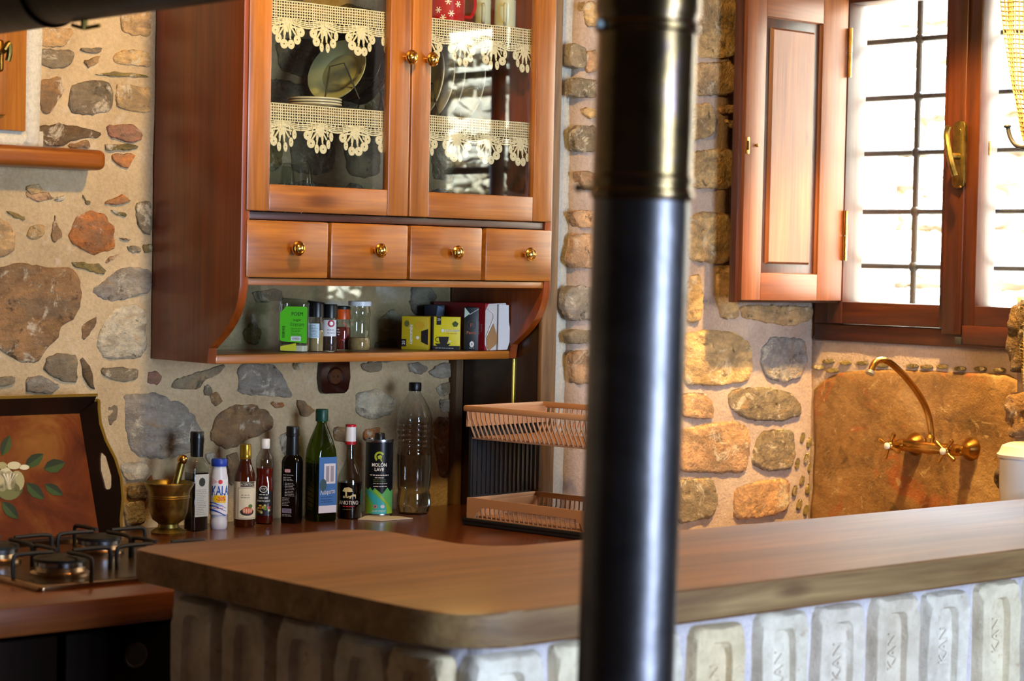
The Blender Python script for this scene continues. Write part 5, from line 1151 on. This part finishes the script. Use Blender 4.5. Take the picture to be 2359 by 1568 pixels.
for q in ((58,1075,100,1045,14), (100,1080,150,1065,16), (102,1115,145,1140,12), (60,1112,102,1150,14), (5,1155,42,1195,14), (5,1050,22,1002,12), (-20,1170,-40,1200,12), (-30,1080,-60,1040,14)): leaf(*q)
paint(disc(20, 1118, 34, 34), '4c4f28', 3, 'painted_petal')
for cx_, cy_, rx_, ry_, col in ((20,1130,26,22,'6f7040'), (4,1108,18,24,'b9b084'), (38,1108,18,24,'a8a070'), (22,1106,14,22,'d4caa0'), (12,1088,13,12,'cfc59a'), (32,1072,16,9,'cfc59a'), (55,1076,12,6,'ddd4b0'), (4,1072,12,8,'a39a68')):
    paint(disc(cx_, cy_, rx_, ry_, 14), col, 4, 'painted_petal')
for k in range(5): paint([(20, 1118), (6+k*8, 1092), (10+k*8, 1090)], 'e6dcbc', 5, 'painted_stroke')

# ================================================================== TAP
tp_ = thing('wall_tap', 'antique bronze swan-neck mixer tap with cross handles on the slate slab', 'tap', (XR, PX(2172, 1025, XR).y, PX(2172, 1025, XR).z))
ya_, yb_2 = PX(2112, 1022, XR).y, PX(2240, 1030, XR).y; zt2 = PX(2172, 1028, XR).z; BX = XR-.062; ym_ = (ya_+yb_2)/2
def xlathe(nm, y, z, prof, par=tp_, n=24):
    bm = nb(); tube(bm, [(XR-d, y, z) for d, r in prof], [r for d, r in prof], n); return part(nm, bm, M['bronze'], par)
for y in (ya_, yb_2): xlathe('wall_flange', y, zt2, [(.0, .031), (.006, .031), (.012, .028), (.028, .018), (.034, .014), (.05, .0125)])
bm = nb(); tube(bm, [(BX, ya_+.02, zt2), (BX, ya_, zt2), (BX, ym_+.03, zt2), (BX, ym_, zt2), (BX, ym_-.03, zt2), (BX, yb_2, zt2), (BX, yb_2-.02, zt2)], [.012, .0165, .0145, .0185, .0145, .0165, .012], 20); part('bridge_body', bm, M['bronze'], tp_)
for y in (ya_, yb_2):
    v = xlathe('valve', y, zt2, [(.055, .015), (.075, .0155), (.082, .011), (.095, .010), (.1, .012), (.112, .012), (.118, .009)])
    hx = XR-.116; bm = nb(); sphere(bm, (hx, y, zt2), .0125, (.7, 1, 1), 14, 10); h = part('cross_handle', bm, M['bronze'], v)
    for k in range(4):
        a_ = math.pi/4*.5+k*math.pi/2+(0 if y == ya_ else .25); dv = Vector((0, math.cos(a_), math.sin(a_)))
        bm = nb(); c0 = Vector((hx, y, zt2)); tube(bm, [c0+dv*.008, c0+dv*.02, c0+dv*.03, c0+dv*.036, c0+dv*.0385], [.0048, .0042, .0065, .0058, .002], 12); part('spoke', bm, M['bronze'], tp_)
    bm = nb(); tube(bm, [(hx-.007, y, zt2), (hx-.012, y, zt2), (hx-.0135, y, zt2)], [.0085, .0085, .006], 16); part('button', bm, M['white'], tp_)
sy = ym_+.004; pth = [PY(2146, 1005, sy), PY(2149, 975, sy), PY(2140, 930, sy), PY(2118, 890, sy), PY(2085, 852, sy), PY(2055, 828, sy), PY(2034, 822, sy), PY(2016, 832, sy), PY(2005, 858, sy)]
bx0 = Vector((BX, ym_, zt2)); 
bm = nb(); tube(bm, [bx0, bx0+Vector((0, 0, .02)), bx0+Vector((0, 0, .026)), bx0+Vector((0, 0, .034))], [.011, .013, .0145, .010], 16); part('spout_nut', bm, M['bronze'], tp_)
off = bx0-pth[0]; sp_ = [p+off*(1-k/8) + Vector((0, 0, .0)) for k, p in enumerate(pth)]
bm = nb(); tube(bm, spline(sp_, 6), .0085, 14); part('spout', bm, M['bronze'], tp_)
e1 = sp_[-1]; d = (sp_[-1]-sp_[-2]).normalized(); bm = nb(); tube(bm, [e1-d*.004, e1+d*.004], [.0115, .0115], 14); part('aerator', bm, flat('c9c4b4', .3, None, .8), tp_)

# lidded white pot at the right
pc = PX(2378, 1010, 4.43); wp = thing('lidded_pot', 'white lidded plastic pot behind the bar at the right edge', 'pot', (4.43, pc.y, .795))
hR = PX(2378, 1048, 4.43).z-.795
mk(wp, 'body', [(0, .048), (.01, .055), (hR*.35, .066), (hR*.7, .075), (hR-.004, .0785)], flat('d9dbe0', .25)); mk(wp, 'lid', [(hR-.006, .083), (hR+.001, .084), (hR+.006, .079), (hR+.022, .072), (hR+.029, .055), (hR+.031, .01)], flat('ddd3c4', .25))

# crochet curtain, its tail, and the iron hook
n = N('curtain_crochet'); n.set(Base_Color=lin('b39a68'), Roughness=.9, Specular_IOR_Level=.1); M['net'] = n.m
cu = thing('crochet_curtain', 'cream open-mesh crochet curtain gathered at the right of the sink window', 'curtain', (4.5, 3.16, 1.9))
def net(nm, rows, cols, edge, yfar, thick):
    bm = nb(); g = []
    for i in range(rows+1):
        t_ = i/rows; row = []
        for j in range(cols+1):
            s_ = j/cols; p = edge(t_); fold = .012*math.sin(s_*14+t_*2)
            row.append(bm.verts.new((4.515+fold-.02*s_, p.y+(yfar(t_)-p.y)*s_, p.z-.02*s_)))
        g.append(row)
    for i in range(rows):
        for j in range(cols): bm.faces.new((g[i][j], g[i][j+1], g[i+1][j+1], g[i+1][j]))
    o = part(nm, bm, M['net'], cu, True, 0); md = o.modifiers.new('threads', 'WIREFRAME'); md.thickness = thick; md.use_even_offset = False; o['kind'] = 'stuff'
kx = [(-80, 2296), (0, 2301), (100, 2310), (200, 2327), (300, 2352), (340, 2368)]
def edge1(t_):
    y = -80+420*t_
    for (a, xa), (b, xb) in zip(kx, kx[1:]):
        if a <= y <= b: return PX(xa+(xb-xa)*(y-a)/(b-a), y, 4.515)
    return PX(2368, 340, 4.515)
net('net_panel', 40, 20, edge1, lambda t_: PX(2480-90*t_, -80+420*t_, 4.515).y, .0065)
net('net_tail', 36, 10, lambda t_: PX(2352-6*math.sin(t_*5), 690+290*t_, 4.515), lambda t_: PX(2440, 690+290*t_, 4.515).y, .007)
hk = thing('curtain_hook', 'black iron curtain hook in front of the right window leaf', 'hook', PX(2350, 335, 4.5))
bm = nb(); tube(bm, spline([PX(2322, 292, 4.5), PX(2326, 312, 4.5), PX(2336, 330, 4.5), PX(2352, 338, 4.5), PX(2400, 342, 4.53), PX(2460, 345, 4.56)], 5), .0058, 10); part('shank', bm, M['iron'], hk)
bm = nb(); sphere(bm, PX(2321, 291, 4.5), .010, (1, 1, .55), 12, 8); part('tip', bm, M['iron'], hk)
